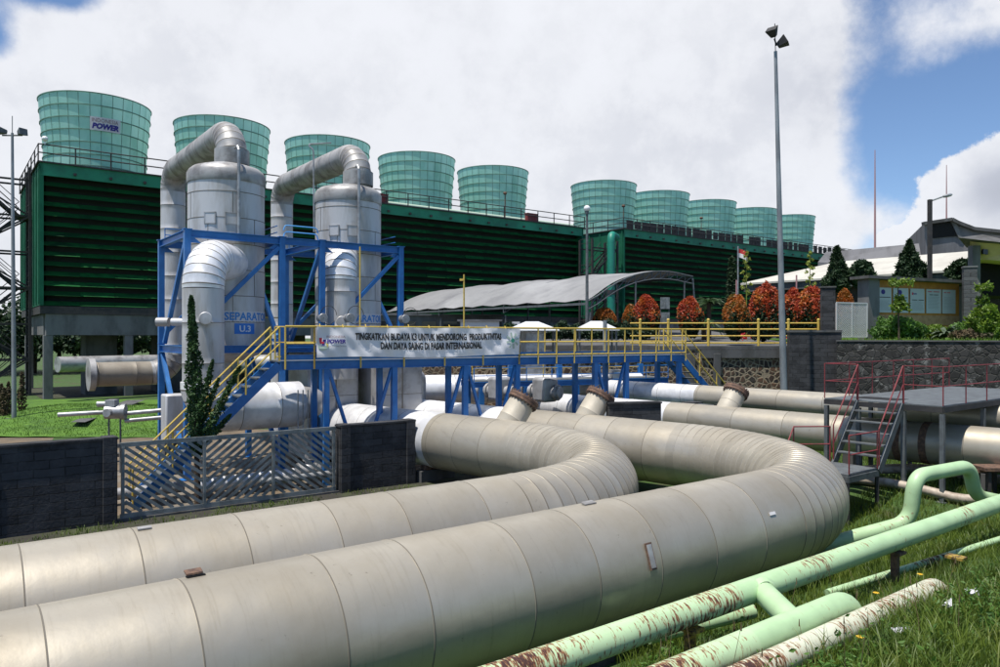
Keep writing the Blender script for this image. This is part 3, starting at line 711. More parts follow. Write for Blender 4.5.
# brown stand by the right edge
rt=thing('pipe_stand','dark brown steel stand under the pipe at the right edge','support',(11.9,17.9,.4))
mb=MB()
for dx in (-.2,.2):
    for dy in (-.2,.2): mb.box((11.9+dx,17.9+dy,.8),(.07,.07,1.0))
mb.build('legs_frame','dark_steel',rt,smooth=False)
mb=MB(); mb.box((11.9,17.9,1.34),(.7,.6,.08)); mb.box((11.9,17.9,1.26),(.8,.12,.07)); mb.build('top_plate','rusty_steel',rt,smooth=False)

# ================================================================== RED RAILED PLATFORM
def railing(root, pts, h, spacing, r, m, mids=(.5,), posts=True, name='railing', post_from=0., ends=True):
    """top and middle rails as one part, posts as its sub-parts"""
    pts=[Vector(p) for p in pts]; mb=MB()
    for k in (1.,)+tuple(mids):
        mb.tube([p+UP*h*k for p in pts],r,6)
    ra=mb.build(name,m,root)
    if posts:
        P=[]
        for a,b in zip(pts[:-1],pts[1:]):
            L=(b-a).length; n=max(1,round(L/spacing))
            for i in range(n+1):
                p=a+(b-a)*i/n
                if not P or (p-P[-1]).length>.05: P.append(p)
        if not ends: P=P[1:-1]
        first=None
        for p in P:
            if first is None:
                mb=MB(); mb.tube([p-UP*post_from,p+UP*h],r*1.05,6); first=mb.build('rail_post',m,ra); p0=p
            else:
                c=first.copy(); COL.objects.link(c); c.parent=ra; 
                Mi=parent_world(ra).inverted().to_3x3()
                c.location=first.location+Mi@(p-p0)
    return ra
C0=V(10.78,18.0,2.82); LN=3.02; LD=8.0
pf=thing('access_platform','grey steel platform with thin red railings standing over the rear pipes','platform',(C0.x,C0.y,.4))
mb=MB(); c=C0+D*LD/2+N*LN/2; mb.obox(c-UP*.015,D*LD/2,N*LN/2,UP*.015); mb.build('deck','grey_steel',pf,smooth=False)
mb=MB()
for a,b in ((C0,C0+D*LD),(C0,C0+N*LN),(C0+N*LN,C0+N*LN+D*LD),(C0+D*LD,C0+D*LD+N*LN)): mb.beam(a-UP*.10,b-UP*.10,.05,.13)
mb.build('edge_beams','dark_steel',pf,smooth=False)
first=None
for s,t in ((0.03,.03),(.03,.94),(.03,2.09),(.03,2.98),(2.5,.03),(5.,.03),(7.9,.03),(2.5,2.98),(5.,2.98),(7.9,2.98)):
    p=C0+D*s+N*t; g=float(gz(p.x,p.y))-.1
    mb=MB(); mb.obox(V(p.x,p.y,(g+C0.z-.2)/2),D*.05,N*.05,UP*(C0.z-.2-g)/2); mb.obox(V(p.x,p.y,g+.12),D*.11,N*.11,UP*.012); mb.build('leg','grey_steel',pf,smooth=False)
mb=MB(); c=C0+D*1.0+N*2.0; mb.obox(c+UP*.004,D*.35,N*.6,UP*.003); mb.build('hatch_opening','black_void',pf,smooth=False)
railing(pf,[C0+N*2.12,C0+N*LN,C0+N*LN+D*LD],.95,1.25,.015,'red_paint')
railing(pf,[C0+N*.92,C0,C0+D*LD],.95,1.25,.015,'red_paint')
# its stairs and landing
st=thing('stair_flight','short grey stair with red handrails leading up to the red railed platform','stairs',(9.2,18.0,.2))
zl=1.31
for t in (.94,2.09):
    a=C0+N*t; b=a-D*1.25; b.z=zl
    mb=MB(); mb.beam(b-UP*.08,a-UP*.05,.05,.2); mb.build('stringer','grey_steel',st,smooth=False)
for k in range(1,6):
    f=k/6; a=C0+N*.97-D*1.25*(1-f); b=C0+N*2.06-D*1.25*(1-f); a.z=b.z=zl+(C0.z-zl)*f
    mb=MB(); mb.beam(a,b,.22,.03); mb.build('tread','grey_steel',st,smooth=False)
for t in (.94,2.09):
    a=C0+N*t; b=a-D*1.25; b.z=zl
    railing(st,[b,a],.95,9,.018,'red_paint')
ld=thing('stair_landing','low steel landing with red rails beside the bend of the nearest pipe','landing',(8.2,17.9,.2))
poly=[V(9.2,18.0,zl),V(8.05,17.12,zl),V(7.62,17.75,zl),V(7.5,18.95,zl),V(8.5,18.95,zl)]
mb=MB(); mb.prism([p-UP*.05 for p in poly],UP*.05); mb.build('deck','grey_steel',ld,smooth=False)
mb=MB()
for a,b in zip(poly,poly[1:]+poly[:1]): mb.beam(a-UP*.12,b-UP*.12,.05,.14)
mb.build('edge_beams','grey_steel',ld,smooth=False)
for p in poly: 
    mb=MB(); mb.box((p.x*.97+8.2*.03,p.y*.97+18.1*.03,(zl-.2)/2),(.07,.07,zl-.2)); mb.build('leg','dark_steel',ld,smooth=False)
railing(ld,[poly[1]+V(.05,.05,0),poly[0]-V(.05,.05,0)],.9,9,.018,'red_paint')
railing(ld,[V(7.5,18.9,zl),V(8.45,18.95,zl)],.9,9,.018,'red_paint')
mb=MB(); mb.tube([V(7.5,18.9,zl+.9),V(7.2,18.6,zl+.45)],.018,6); mb.tube([V(7.5,18.9,zl+.45),V(7.2,18.6,zl)],.018,6); mb.build('lower_handrail','red_paint',ld)

# ================================================================== GATE AND BLACK BRICK WALLS
GA=V(X(120,18.05),18.05,0); GB=GA+D*6.25*.9 
GB=V(X(335.4,21.4),21.4,0)
gd=(GB-GA).normalized(); gn=V(-gd.y,gd.x,0); GL=(GB-GA).length; GH=1.91
gt=thing('sliding_gate','grey steel gate with chevrons of diagonal bars between black brick walls','gate',GA)
def gp(u,v,w=0): return GA+gd*u+UP*v+gn*w
mb=MB()
zb=.08
for v in (zb+.04,GH-.05): mb.beam(gp(0,v),gp(GL,v),.06,.11)
pn=[.06,GL*.352,GL*.675,GL-.06]
for u in pn: mb.beam(gp(u,zb+.095),gp(u,GH-.105),.1,.07,up=gd)
mb.build('gate_frame','gate_steel',gt,smooth=False)
for k in range(3):
    mb=MB(); u0=pn[k]+.05; u1=pn[k+1]-.05; sgn=(-1,1,-1)[k]; v0,v1=zb+.1,GH-.11; w=u1-u0; h=v1-v0
    slope=.78*sgn; step=.19
    c=-w*1.2
    lo=v0-abs(slope)*w; hi=v1+abs(slope)*w
    b0=lo
    while b0<hi:
        # line v=b0+slope*(u-u0) clipped to the panel
        pts=[]
        ua,ub=u0,u1; va,vb=b0,b0+slope*w
        if slope>0:
            if va<v0: ua=u0+(v0-b0)/slope; va=v0
            if vb>v1: ub=u0+(v1-b0)/slope; vb=v1
        else:
            if va>v1: ua=u0+(v1-b0)/slope; va=v1
            if vb<v0: ub=u0+(v0-b0)/slope; vb=v0
        if ub-ua>.08: mb.beam(gp(ua,va),gp(ub,vb),.03,.078,up=UP)
        b0+=step
    mb.build('bar_panel','gate_steel',gt,smooth=False)
mb=MB(); mb.beam(gp(-.4,.03,.0),gp(GL+.4,.03,.0),.16,.06); mb.build('floor_track','dark_concrete',gt,smooth=False)
def brick_wall(label,a,b,h,th=.3,piers=(),z0=-.1):
    r=wall_between('brick_wall',a,b,z0,h,th,'black_brick',label,'wall',cap=.05,capm='black_brick')
    a=Vector((a[0],a[1],0)); b=Vector((b[0],b[1],0)); t=(b-a).normalized(); s=Vector((-t.y,t.x,0))
    for u,w in piers:
        mb=MB(); c=a+t*u; c.z=(z0+h+.07)/2; mb.obox(c,t*w/2,s*(th/2+.06),UP*(h+.07-z0)/2); mb.build('pier','black_brick',r,smooth=False,bevel=.015)
    return r
a=GA-gd*.08; b=GA-gd*7.5
brick_wall('black brick wall on the left beside the lawn',(b.x,b.y),(a.x,a.y),2.03,.3,((7.42-.17,.3),(7.42-2.75,.3)))
a=GB+gd*.08; b=GB+gd*2.55
brick_wall('short black brick wall between the gate and the white clad pipe',(a.x,a.y),(b.x,b.y),1.9,.3,((.16,.3),(2.32,.3)))
brick_wall('dark brick stub wall between the two flanged pipe stubs',(3.35,23.0),(5.02,23.35),2.42,.3,())
# dark saddle blocks with a ribbed sleeve between them on the slim pipe
rt=thing('expansion_sleeve','ribbed dark sleeve between two black blocks beside the right hand flanged stub','pipe sleeve',top_of(705,(13.7,20.3),t4,1.9))
for px,w in ((686,.55),(719,.55)):
    p=top_of(px,(10.96,20.3),t3,2.0)+V(.35,.5,0); mb=MB(); mb.box((p.x,p.y,1.45),(w,.5,1.55),ANG); mb.build('block','black_brick',rt,smooth=False)
p=top_of(688,(10.96,20.3),t3,2.0)+V(.35,.5,0); q=top_of(717,(10.96,20.3),t3,2.0)+V(.35,.5,0)
P=[];rs=[]
for i in range(29): P.append(p+(q-p)*i/28); rs.append(.2 if i%2 else .15)
mb=MB(); mb.tube(P,rs,16); mb.build('ribbed_sleeve','grey_steel',rt,sharp=20)
# ================================================================== BLUE SUPPORT FRAMES
FR1=V(-9.83,23.25,0); FW=3.05; FD=3.38; FT=7.88
FR2=V(-6.25,25.95,0); FW2=2.38
SEP_C1=V(-9.4,25.45,0); SEP_C2=V(-5.8,28.3,0)
def frame_pt(o,u,w,z): return V(o.x,o.y,0)+D*u+N*w+UP*z
def support_frame(label, o, w, zmid=4.1, pale=True):
    rt=thing('support_frame',label,'steel frame',o,0,'blue frames around the steam vessels')
    for u in (0,w):
        for v in (0,FD):
            mb=MB(); a=frame_pt(o,u,v,0); mb.beam(a,a+UP*FT,.19,.19,up=N); mb.obox(a+UP*.02,D*.2,N*.2,UP*.02); mb.obox(a+UP*(FT+.012),D*.13,N*.13,UP*.012); mb.obox(a+UP*(zmid-.18),D*.105,N*.105,UP*.012); mb.obox(a+UP*(zmid+.18),D*.105,N*.105,UP*.012)
            mb.build('post','blue_steel',rt,smooth=False)
    for z in (FT-.12,zmid):
        for (u0,v0,u1,v1) in ((0,0,w,0),(w,0,w,FD),(w,FD,0,FD),(0,FD,0,0)):
            a=frame_pt(o,u0,v0,z); b=frame_pt(o,u1,v1,z); t=(b-a).normalized()
            mb=MB(); mb.ibeam(a+t*.1,b-t*.1,.16,.24); mb.build('beam','blue_steel',rt,smooth=False)
    # braces: rising to the right on the front, pale ones on the right side
    for (p,q,m) in ((frame_pt(o,.1,0,zmid+.5),frame_pt(o,w-.1,0,FT-.35),'blue_steel'),
                    (frame_pt(o,w,FD-.15,FT-.35),frame_pt(o,w,.2,zmid+.2),'blue_pale'),
                    (frame_pt(o,0,.15,FT-.35),frame_pt(o,0,FD-.5,zmid+.2),'blue_steel'),
                    (frame_pt(o,.1,FD,zmid+.5),frame_pt(o,w-.1,FD,FT-.35),'blue_steel'),
                    (frame_pt(o,.0,.2,.3),frame_pt(o,0,FD-.2,zmid-.2),'blue_steel'),
                    (frame_pt(o,w,.2,.3),frame_pt(o,w,FD-.2,zmid-.2),'blue_steel')):
        mb=MB(); mb.beam(p,q,.13,.13); mb.build('brace',m,rt,smooth=False)
    # gusset plates where braces meet posts and beams
    for (u,w_,z,s) in ((.16,0,FT-.4,1),(w-.16,0,FT-.4,-1),(.16,0,zmid+.35,1),(w-.16,0,zmid+.35,-1),(.16,FD,FT-.4,1),(w-.16,FD,FT-.4,-1)):
        a=frame_pt(o,u-.07*s,w_-.0,z); mb=MB(); mb.prism([a,a+D*.34*s,a+UP*.26*(1 if z>5 else -1)],N*.016); mb.build('gusset','blue_steel',rt,smooth=False)
    # low guard rail on the top beams
    mb=MB()
    P=[frame_pt(o,w*.35,FD*.5+.9,FT+.02),frame_pt(o,w*.35,FD*.5+.9,FT+.4)]
    for z in (.2,.42): mb.tube([frame_pt(o,.1,FD-.1,FT+z),frame_pt(o,w-.1,FD-.1,FT+z)],.018,6)
    for z in (.2,.42): mb.tube([frame_pt(o,w-.05,.3,FT+z),frame_pt(o,w-.05,FD-.1,FT+z)],.018,6)
    for q in (.1,w*.5,w-.1): mb.tube([frame_pt(o,q,FD-.1,FT),frame_pt(o,q,FD-.1,FT+.42)],.018,6)
    mb.build('guard_rail','blue_steel',rt)
    return rt
support_frame('blue steel frame around the left steam vessel',FR1,FW)
support_frame('blue steel frame around the right steam vessel',FR2,FW2+.76)
rt=thing('tie_beam','blue beams tying the two vessel frames together at the top','steel beam',frame_pt(FR1,FW,0,FT))
for v in (0,FD):
    for z in (FT-.12,4.1):
        mb=MB(); mb.ibeam(frame_pt(FR1,FW+.1,v,z),frame_pt(FR2,-.1,v,z),.16,.24); mb.build('beam','blue_steel',rt,smooth=False)
mb=MB()
for z in (.22,.44): mb.tube(smooth_path([frame_pt(FR1,FW+.1,.1,FT+z-.18),frame_pt(FR1,FW+.15,.1,FT+z),frame_pt(FR2,-.15,.1,FT+z),frame_pt(FR2,-.1,.1,FT+z-.18)],.1,4),.022,6)
mb.build('loop_rail','blue_pale',rt)

# ================================================================== SEPARATOR VESSELS
def vessel(label, c, r, zb, zt, text_az, word, badge, words_lab):
    rt=thing('separator_vessel',label,'steam vessel',V(c.x,c.y,zb-.5))
    # shell with sheet laps
    prof=[(r,zb),(r,zb+.01)]; mis=[0]
    z=zb+.8
    while z<zt-.55:
        prof+=[(r,z-.013),(r+.007,z-.012),(r+.007,z+.012),(r,z+.013)]; mis+=[0,0,1,0]; z+=.86
    prof.append((r,zt-.5)); mis.append(0)
    while len(mis)<len(prof)-1: mis.append(0)
    mb=MB(); mb.lathe(V(c.x,c.y,0),prof,56,mis=mis)
    for k in range(10):
        a=2*math.pi*(k+.3)/10
        zz=zb+.8+.86*(k%2)
        while zz<zt-1.4:
            p=V(c.x+math.cos(a)*(r+.002),c.y+math.sin(a)*(r+.002),zz+.43); mb.obox(p,V(-math.sin(a),math.cos(a),0)*.008,V(math.cos(a),math.sin(a),0)*.006,UP*.42,1); zz+=1.72
    mb.build('shell',['vessel','seam'],rt)
    mb=MB(); pr=[(r+.02,zt-.52),(r+.03,zt-.5),(r+.03,zt-.16),(r*.97,zt-.05),(r*.88,zt+.05),(r*.6,zt+.16),(.3,zt+.2),(.01,zt+.21)]
    mb.lathe(V(c.x,c.y,0),pr,56); mb.build('top_head','weathered_cladding',rt)
    mb=MB(); pr=[(r,zb),(r*.97,zb-.12),(r*.85,zb-.3),(r*.5,zb-.5),(.2,zb-.55),(.19,zb-1.2),(.01,zb-1.2)]
    mb.lathe(V(c.x,c.y,0),pr,56); mb.build('bottom_head','vessel',rt)
    def fm(u,v,o=.012):
        a=text_az+u/r
        return V(c.x+math.cos(a)*(r+o), c.y+math.sin(a)*(r+o), v)
    # name on the shell (u runs to the right as seen from outside)
    mb=MB(); n=14
    for i in range(n):
        u0=-1.02+2.04*i/n; u1=-1.02+2.04*(i+1)/n
        mb.add([fm(u0,5.0,.006),fm(u1,5.0,.006),fm(u1,5.36,.006),fm(u0,5.36,.006)],[(0,1,2,3)],0)
    put_text(mb,word,1.86,.27,lambda u,v:fm(u,v,.014),-.93,5.05,1,.03)
    bx=-.25
    for i in range(5):
        u0=bx-.36+.72*i/5;u1=bx-.36+.72*(i+1)/5
        mb.add([fm(u0,4.60,.008),fm(u1,4.60,.008),fm(u1,4.95,.008),fm(u0,4.95,.008)],[(0,1,2,3)],2)
    put_text(mb,badge,.40,.22,lambda u,v:fm(u,v,.016),bx-.20,4.665,3,.03)
    o=mb.build('name_lettering',['sign_white','text_blue','sign_blue','text_pale'],rt,smooth=False)
    return rt,fm
def facing(c): return math.atan2(-c.y,-c.x)   # towards the eye
v1,fm1=vessel('left silver steam vessel in a blue frame',SEP_C1,1.25,4.2,10.2,facing(SEP_C1)+.68,'SEPARATOR','U.3','')
v2,fm2=vessel('right silver steam vessel in a blue frame beyond the banner',SEP_C2,1.23,4.2,10.06,facing(SEP_C2)+.58,'SEPARATOR','U.3','')
for vv,c,fa in ((v1,SEP_C1,facing(SEP_C1)),(v2,SEP_C2,facing(SEP_C2))):
    r=1.24
    for k,az in enumerate((-.42,.12)):
        a=fa+az; t=V(-math.sin(a),math.cos(a),0); o=V(math.cos(a),math.sin(a),0)
        p=V(c.x,c.y,8.4)+o*r; mb=MB()
        mb.obox(p,t*.17,o*.02,UP*.17,0)
        for sx,sy,wx,wy in ((0,1,.2,.018),(0,-1,.2,.018),(1,0,.018,.2),(-1,0,.018,.2)): mb.obox(p+t*.18*sx+UP*.18*sy,t*wx,o*.03,UP*wy,1)
        mb.build('access_hatch',['vessel','grey_cladding'],vv,smooth=False)
    a=fa+.28; t=V(-math.sin(a),math.cos(a),0); o=V(math.cos(a),math.sin(a),0)
    p=V(c.x,c.y,0)+o*(r+.12); mb=MB(); mb.tube([p+UP*7.9,p+UP*10.65],.055,8); mb.tube([p+UP*8.1-o*.12,p+UP*8.1],.03,6); mb.tube([p+UP*9.3-o*.14,p+UP*9.3],.03,6)
    mb.tube([p+UP*10.65,p+UP*10.8-o*.12,p+UP*10.8-o*.4],.045,8); mb.build('vent_tube','pale_steel',vv)

def lagged_tube(mb, pts, r, step, seg=32, w=.010, lift=.006, j=.0):
    """rings along a path with thin dark laps about every step metres"""
    P=[];rs=[];ms=[]; acc=step*.5
    for i,p in enumerate(pts):
        if 0<i<len(pts)-1:
            acc+=(p-pts[i-1]).length
            if acc>=step:
                acc=0.; tb=(p-pts[i-1]).normalized(); tf=(pts[i+1]-p).normalized()
                P+=[p-tb*w*2,p-tb*w,p+tf*w,p+tf*w*2]; rs+=[r,r+lift,r+lift,r]; ms+=[0,1,0,0]; continue
        elif i: pass
        P.append(p); rs.append(r); ms.append(0)
    mb.tube(P,rs,seg,rows_m=ms[:-1]); return mb
def subdiv(pts, step):
    out=[pts[0]]
    for a,b in zip(pts[:-1],pts[1:]):
        n=max(1,int((b-a).length/step))
        for i in range(1,n+1): out.append(a+(b-a)*i/n)
    return out
def arc_pts(C, A, B, rad, n=12):
    """fillet at corner C between directions to A and B"""
    S,arc,E,O=fillet(Vector(A),Vector(C),Vector(B),rad,n); return arc
# ---- steam outlets: up from the top, over, back and down behind
def steam_outlet(label, c, r_neck, zt, ztop, back, zlow, tail):
    rt=thing('steam_pipe',label,'steam pipe',V(c.x,c.y,zt))
    top=V(c.x,c.y,ztop); q=top+N*back; b=V(q.x,q.y,zlow)
    a0=V(c.x,c.y,zt+.05)
    arc1=arc_pts(top,a0,q,.92,14); arc2=arc_pts(q,top,b,.85,12)
    mb=MB(); mb.lathe(V(c.x,c.y,0),[(r_neck+.07,zt+.1),(r_neck+.07,zt+.62),(r_neck,zt+.64)],36); mb.build('neck_collar','weathered_cladding',rt)
    mb=MB(); lagged_tube(mb,[a0]+arc1,r_neck,.15,36); mb.build('upper_bend',['weathered_cladding','seam'],rt,sharp=40)
    mb=MB(); lagged_tube(mb,subdiv([arc1[-1],arc2[0]],.2),r_neck-.004,1.2,36); mb.build('crossover',['weathered_cladding','seam'],rt,sharp=40)
    mb=MB(); lagged_tube(mb,arc2,r_neck,.16,36); mb.build('rear_bend',['weathered_cladding','seam'],rt,sharp=40)
    if tail:
        e=b-D*3.1; arc3=arc_pts(b,arc2[-1],e,.9,10)
        mb=MB(); lagged_tube(mb,subdiv([arc2[-1],arc3[0]],.2),r_neck-.004,1.0,36); mb.build('down_leg',['vessel','seam'],rt,sharp=40)
        mb=MB(); lagged_tube(mb,arc3,r_neck,.2,36); mb.build('lower_bend',['weathered_cladding','seam'],rt,sharp=40)
        mb=MB(); lagged_tube(mb,subdiv([arc3[-1],e],.2),r_neck-.004,1.2,36); mb.build('tail_run',['weathered_beige','seam'],rt,sharp=40)
        mb=MB(); mb.lathe(e,[(r_neck*.98,-.1),(r_neck+.16,-.1),(r_neck+.16,.12),(r_neck*.4,.12),(.01,.1)],32,axis=-D); mb.build('end_flange','weathered_cladding',rt)
    else:
        mb=MB(); lagged_tube(mb,subdiv([arc2[-1],b],.2),r_neck-.004,1.0,36); mb.build('down_leg',['vessel','seam'],rt,sharp=40)
    return rt
steam_outlet('fat grey steam pipe looping off the top of the left vessel',V(-9.2,25.4,0),.50,10.28,11.56,7.95,2.98,True)
steam_outlet('fat grey steam pipe looping off the top of the right vessel',V(-5.42,28.25,0),.50,10.15,11.5,7.85,.0,False)
# thin bent rod standing by the right one
rt=MB(); p=W(313,172,26.5)
rt.tube(smooth_path([W(314,232,29.6),W(313.5,150,29.6),W(309,146,29.6),W(309.5,144,29.6),W(331,143,30.4)],.1,4),.03,6)
tag(rt.build('vent_rod','pale_steel',smooth=True),'thin bent white vent rod beside the looped pipe of the right vessel','vent pipe')
# ---- inlet risers
def inlet(label, base, zbot, into, r, ztop, mats):
    rt=thing('inlet_pipe',label,'steam pipe',V(base.x,base.y,zbot-1))
    top=V(base.x,base.y,ztop); arc=arc_pts(top,V(base.x,base.y,zbot),into,1.0,16)
    mb=MB(); lagged_tube(mb,arc+[into],r,.13,40); mb.build('upper_bend',['white_cladding','seam'],rt,sharp=40)
    mb=MB(); lagged_tube(mb,subdiv([V(base.x,base.y,zbot),arc[0]],.2),r-.004,1.05,40); mb.build('riser',[mats,'seam'],rt,sharp=40)
    # round blind boss facing the eye
    o=V(-base.x+2.2,-base.y,0).normalized(); p=V(base.x,base.y,5.05)+o*(r-.02)
    mb=MB(); mb.lathe(p,[(.15,0),(.15,.09),(.19,.091),(.19,.13),(.17,.145),(.01,.15)],24,axis=o); mb.build('blind_boss','vessel',rt,sharp=25)
    return rt
I1=V(-8.98,22.4,0)
in1=inlet('wide pale riser bending into the left vessel with a white horizontal drum at its foot',I1,3.1,V(-9.0,24.7,6.95),.60,6.95,'vessel')
low=V(I1.x,I1.y,2.32); e1=low+D*3.0
arc=arc_pts(low,V(I1.x,I1.y,3.9),e1,.78,12)
mb=MB(); lagged_tube(mb,[V(I1.x,I1.y,3.15)]+arc,.65,.13,40); mb.build('lower_bend',['white_cladding','seam'],in1,sharp=40)
mb=MB(); lagged_tube(mb,subdiv([arc[-1]-D*.4,e1],.2),.73,1.15,44); mb.build('drum',['white_cladding','seam'],in1,sharp=40)
mb=MB(); e2_=e1+N*2.6; mb.tube(smooth_path([e1-D*.05,e1+D*.5,e1+D*.5+N*2.4],.45,8),.5,32); mb.build('link_bend','grey_cladding',in1,sharp=40)
mb=MB(); p=low-D*.2-N*.02
for px in (298,303,308): 
    q=W(px,437,22.8); mb.tube([W(px,390,22.9),W(px,436,22.9)],.02,6)
mb.build('drain_tubes','pale_steel',in1)
I2=V(-5.78,26.75,0)
inlet('narrower pale riser rising behind the banner into the right vessel',I2,3.0,V(-5.85,28.4,7.54),.585,7.54,'vessel')
# side nozzle by the left post, gauge boxes
rt=thing('side_nozzle','short capped grey nozzle beside the left blue frame posts','nozzle',V(X(176,24.4),24.4,4.6))
mb=MB(); p=W(172,322,24.6); mb.tube([p,p+V(.55,.0,0)],.13,16); mb.build('nozzle_neck','vessel',rt)
mb=MB(); mb.tube([p+V(.5,0,0),p+V(.78,0,0)],.2,20); mb.build('cap','vessel',rt)
mb=MB(); mb.tube([p-V(.5,0,0),p-V(.1,0,0)],.15,16); mb.build('rear_cap','weathered_cladding',rt)
# ---- valve boxes feeding the big pipes
def valve_box(label, c, hd, hn, zt, zb=.15):
    rt=thing('valve_box',label,'valve housing',V(c.x,c.y,zb))
    mb=MB(); mb.obox(V(c.x,c.y,(zt+zb)/2),D*hd,N*hn,UP*(zt-zb)/2); mb.build('housing','grey_cladding',rt,bevel=.12)
    mb=MB(); p=V(c.x,c.y,0)-N*(hn+.004)+D*.05
    mb.obox(p+UP*(zt+zb)/2,D*.018,N*.01,UP*(zt-zb)/2-UP*.1); 
    for z in (1.4,2.4,3.4): mb.obox(p+UP*z,D*(hd-.1),N*.006,UP*.008)
    mb.build('seams','seam',rt,smooth=False)
    q=V(c.x,c.y,0)+D*(hd+.05); 
    P=smooth_path([q+UP*3.05-D*.1,q+UP*3.05+D*.55,q+D*.55+UP*1.4],.28,6)
    mb=MB(); mb.tube(P,.21,18); mb.build('drain_bend','grey_cladding',rt)
    mb=MB(); mb.tube([q+UP*3.05+D*.1,q+UP*3.05+D*.2],.3,18); mb.build('drain_flange','weathered_cladding',rt)
    return rt
valve_box('grey clad housing under the banner where the second fat pipe ends',V(-6.5,27.2,0),.97,1.0,4.0)
valve_box('grey clad housing under the banner where the nearest fat pipe ends',V(-4.35,28.1,0),.95,1.2,4.0)

# ================================================================== WALKWAY
WA=V(X(280,21.7),21.7,3.8); WB=V(X(683,29.9),29.9,3.8)
wd=(WB-WA).normalized(); wn=V(-wd.y,wd.x,0); WL=(WB-WA).length; WW=1.25
def wp(u,w,z): return V(WA.x,WA.y,0)+wd*u+wn*w+UP*z
def u_of(px,w=0.):
    u=(px-500)/F; o=WA+wn*w; return (u*o.y-o.x)/(wd.x-u*wd.y)
wk=thing('walkway','raised blue steel walkway with yellow railings crossing over the pipes','walkway',V(WA.x,WA.y,0))
mb=MB(); mb.obox(wp(WL/2,WW/2,3.775),wd*WL/2,wn*WW/2,UP*.02); mb.build('deck','grey_steel',wk,smooth=False)
for w in (-.04,WW+.04):
    mb=MB(); mb.ibeam(wp(0,w,3.66),wp(WL,w,3.66),.14,.26); mb.build('girder','blue_steel',wk,smooth=False)
mb=MB()
for u in np.arange(0,WL,1.4): mb.beam(wp(u,.04,3.6),wp(u,WW-.04,3.6),.1,.16)
mb.build('cross_beams','blue_steel',wk,smooth=False)
mb=MB(); mb.obox(wp(WL/2,-.125,3.90),wd*WL/2,wn*.006,UP*.075); mb.build('toe_plate','blue_steel',wk,smooth=False)
pu=[u_of(p) for p in (326,394,465,517,595,626,679)]
for u in pu:
    for w in (0,WW):
        mb=MB(); mb.beam(wp(u,w,0),wp(u,w,3.53),.17,.17,up=wn); mb.build('post','blue_steel',wk,smooth=False)
for u,s in ((pu[0],1),(pu[1],-1),(pu[2],-1),(pu[2],1),(pu[3],-1),(pu[4],1),(pu[5],-1)):
    mb=MB(); mb.beam(wp(u+s*.08,0,3.5),wp(u+s*.75,0,1.4),.09,.09); mb.build('brace','blue_steel',wk,smooth=False)
RB='yellow_paint'
ub=u_of(313); ue=u_of(517)
railing(wk,[wp(u_of(284),-.15,3.8),wp(ub,-.15,3.8)],1.02,2,.026,RB,post_from=.25)
railing(wk,[wp(ub,-.15,3.8),wp(ue,-.15,3.8)],1.02,1.55,.026,RB,mids=(),post_from=.25)
railing(wk,[wp(ue,-.15,3.8),wp(WL,-.15,3.8)],1.02,.82,.026,RB,mids=(.52,.08),post_from=.25)
railing(wk,[wp(.2,WW+.15,3.8),wp(WL,WW+.15,3.8)],1.02,1.5,.024,RB,mids=(.52,.08))
# stairs at both ends
def stairs(label, top, dr, run, rise, wv, nst, m='blue_steel', zdeck=3.8):
    """top: deck corner on the near side; dr runs down the flight; wv spans its width"""
    rt=thing('stair_flight',label,'stairs',V((top+dr*run).x,(top+dr*run).y,zdeck-rise))
    for o in (Vector((0,0,0)),wv):
        mb=MB(); mb.beam(top+o-UP*.12,top+o+dr*run-UP*(rise+.0),.05,.26); mb.build('stringer',m,rt,smooth=False)
    for k in range(1,nst):
        f=k/nst; a=top+dr*run*f-UP*rise*f
        mb=MB(); c=a+wv*.5; mb.obox(c,wv*.48,dr*.13,UP*.02); mb.build('tread','grey_steel',rt,smooth=False)
    for o in (Vector((0,0,0)),wv):
        s=wv.normalized()*(-.04 if o.length<.1 else .04)
        railing(rt,[top+o+s,top+o+s+dr*run-UP*rise],1.0,1.25,.026,'yellow_paint')
    return rt
stairs('blue stair with yellow handrails going down to the left behind the gate',wp(-.05,-.1,3.8),-D,3.9,3.75,wn*1.0,15)
stairs('blue stair with yellow handrails going down on the right by the stone wall',wp(WL+.02,.1,3.8),wd,3.9,3.6,wn*1.0,14)
# second small platform behind, right part
rk=thing('pipe_rack','low blue steel rack with thin rails behind the walkway posts','steel frame',V(X(470,30.3),30.3,0))
ra_=V(X(474,29.0),29.0,0); rd=V(.93,.37,0).normalized(); rn=V(-rd.y,rd.x,0)
def rp(u,w,z): return ra_+rd*u+rn*w+UP*z
for w in (0,1.6):
    mb=MB(); mb.ibeam(rp(0,w,2.62),rp(9.,w,2.62),.14,.22); mb.build('beam','blue_steel',rk,smooth=False)
    for u in (.3,2.2,4.5,6.4,8.6):
        mb=MB(); mb.beam(rp(u,w,0),rp(u,w,3.3 if w else 2.5),.2,.2,up=rn); mb.build('post','blue_steel',rk,smooth=False)
railing(rk,[rp(0.,.0,2.72),rp(9.,0,2.72)],.55,1.1,.02,'blue_steel',mids=(.45,))
railing(rk,[rp(.5,1.6,2.72),rp(8.6,1.6,2.72)],.9,1.6,.022,'yellow_paint')
mb=MB(); mb.obox(rp(4.5,.8,2.74),rd*4.4,rn*.7,UP*.012); mb.build('deck','grey_steel',rk,smooth=False)
# yellow railed landing beyond the banner by the frames
yl=thing('service_platform','small blue platform with yellow rails between the two vessel frames','platform',frame_pt(FR1,FW+.2,.2,0))
mb=MB(); mb.obox(frame_pt(FR1,FW+.67,1.5,4.15),D*.5,N*1.6,UP*.03); mb.build('deck','blue_steel',yl,smooth=False)
railing(yl,[frame_pt(FR1,FW+.2,2.9,4.18),frame_pt(FR1,FW+1.2,2.9,4.18)],1.05,.5,.024,'yellow_paint')
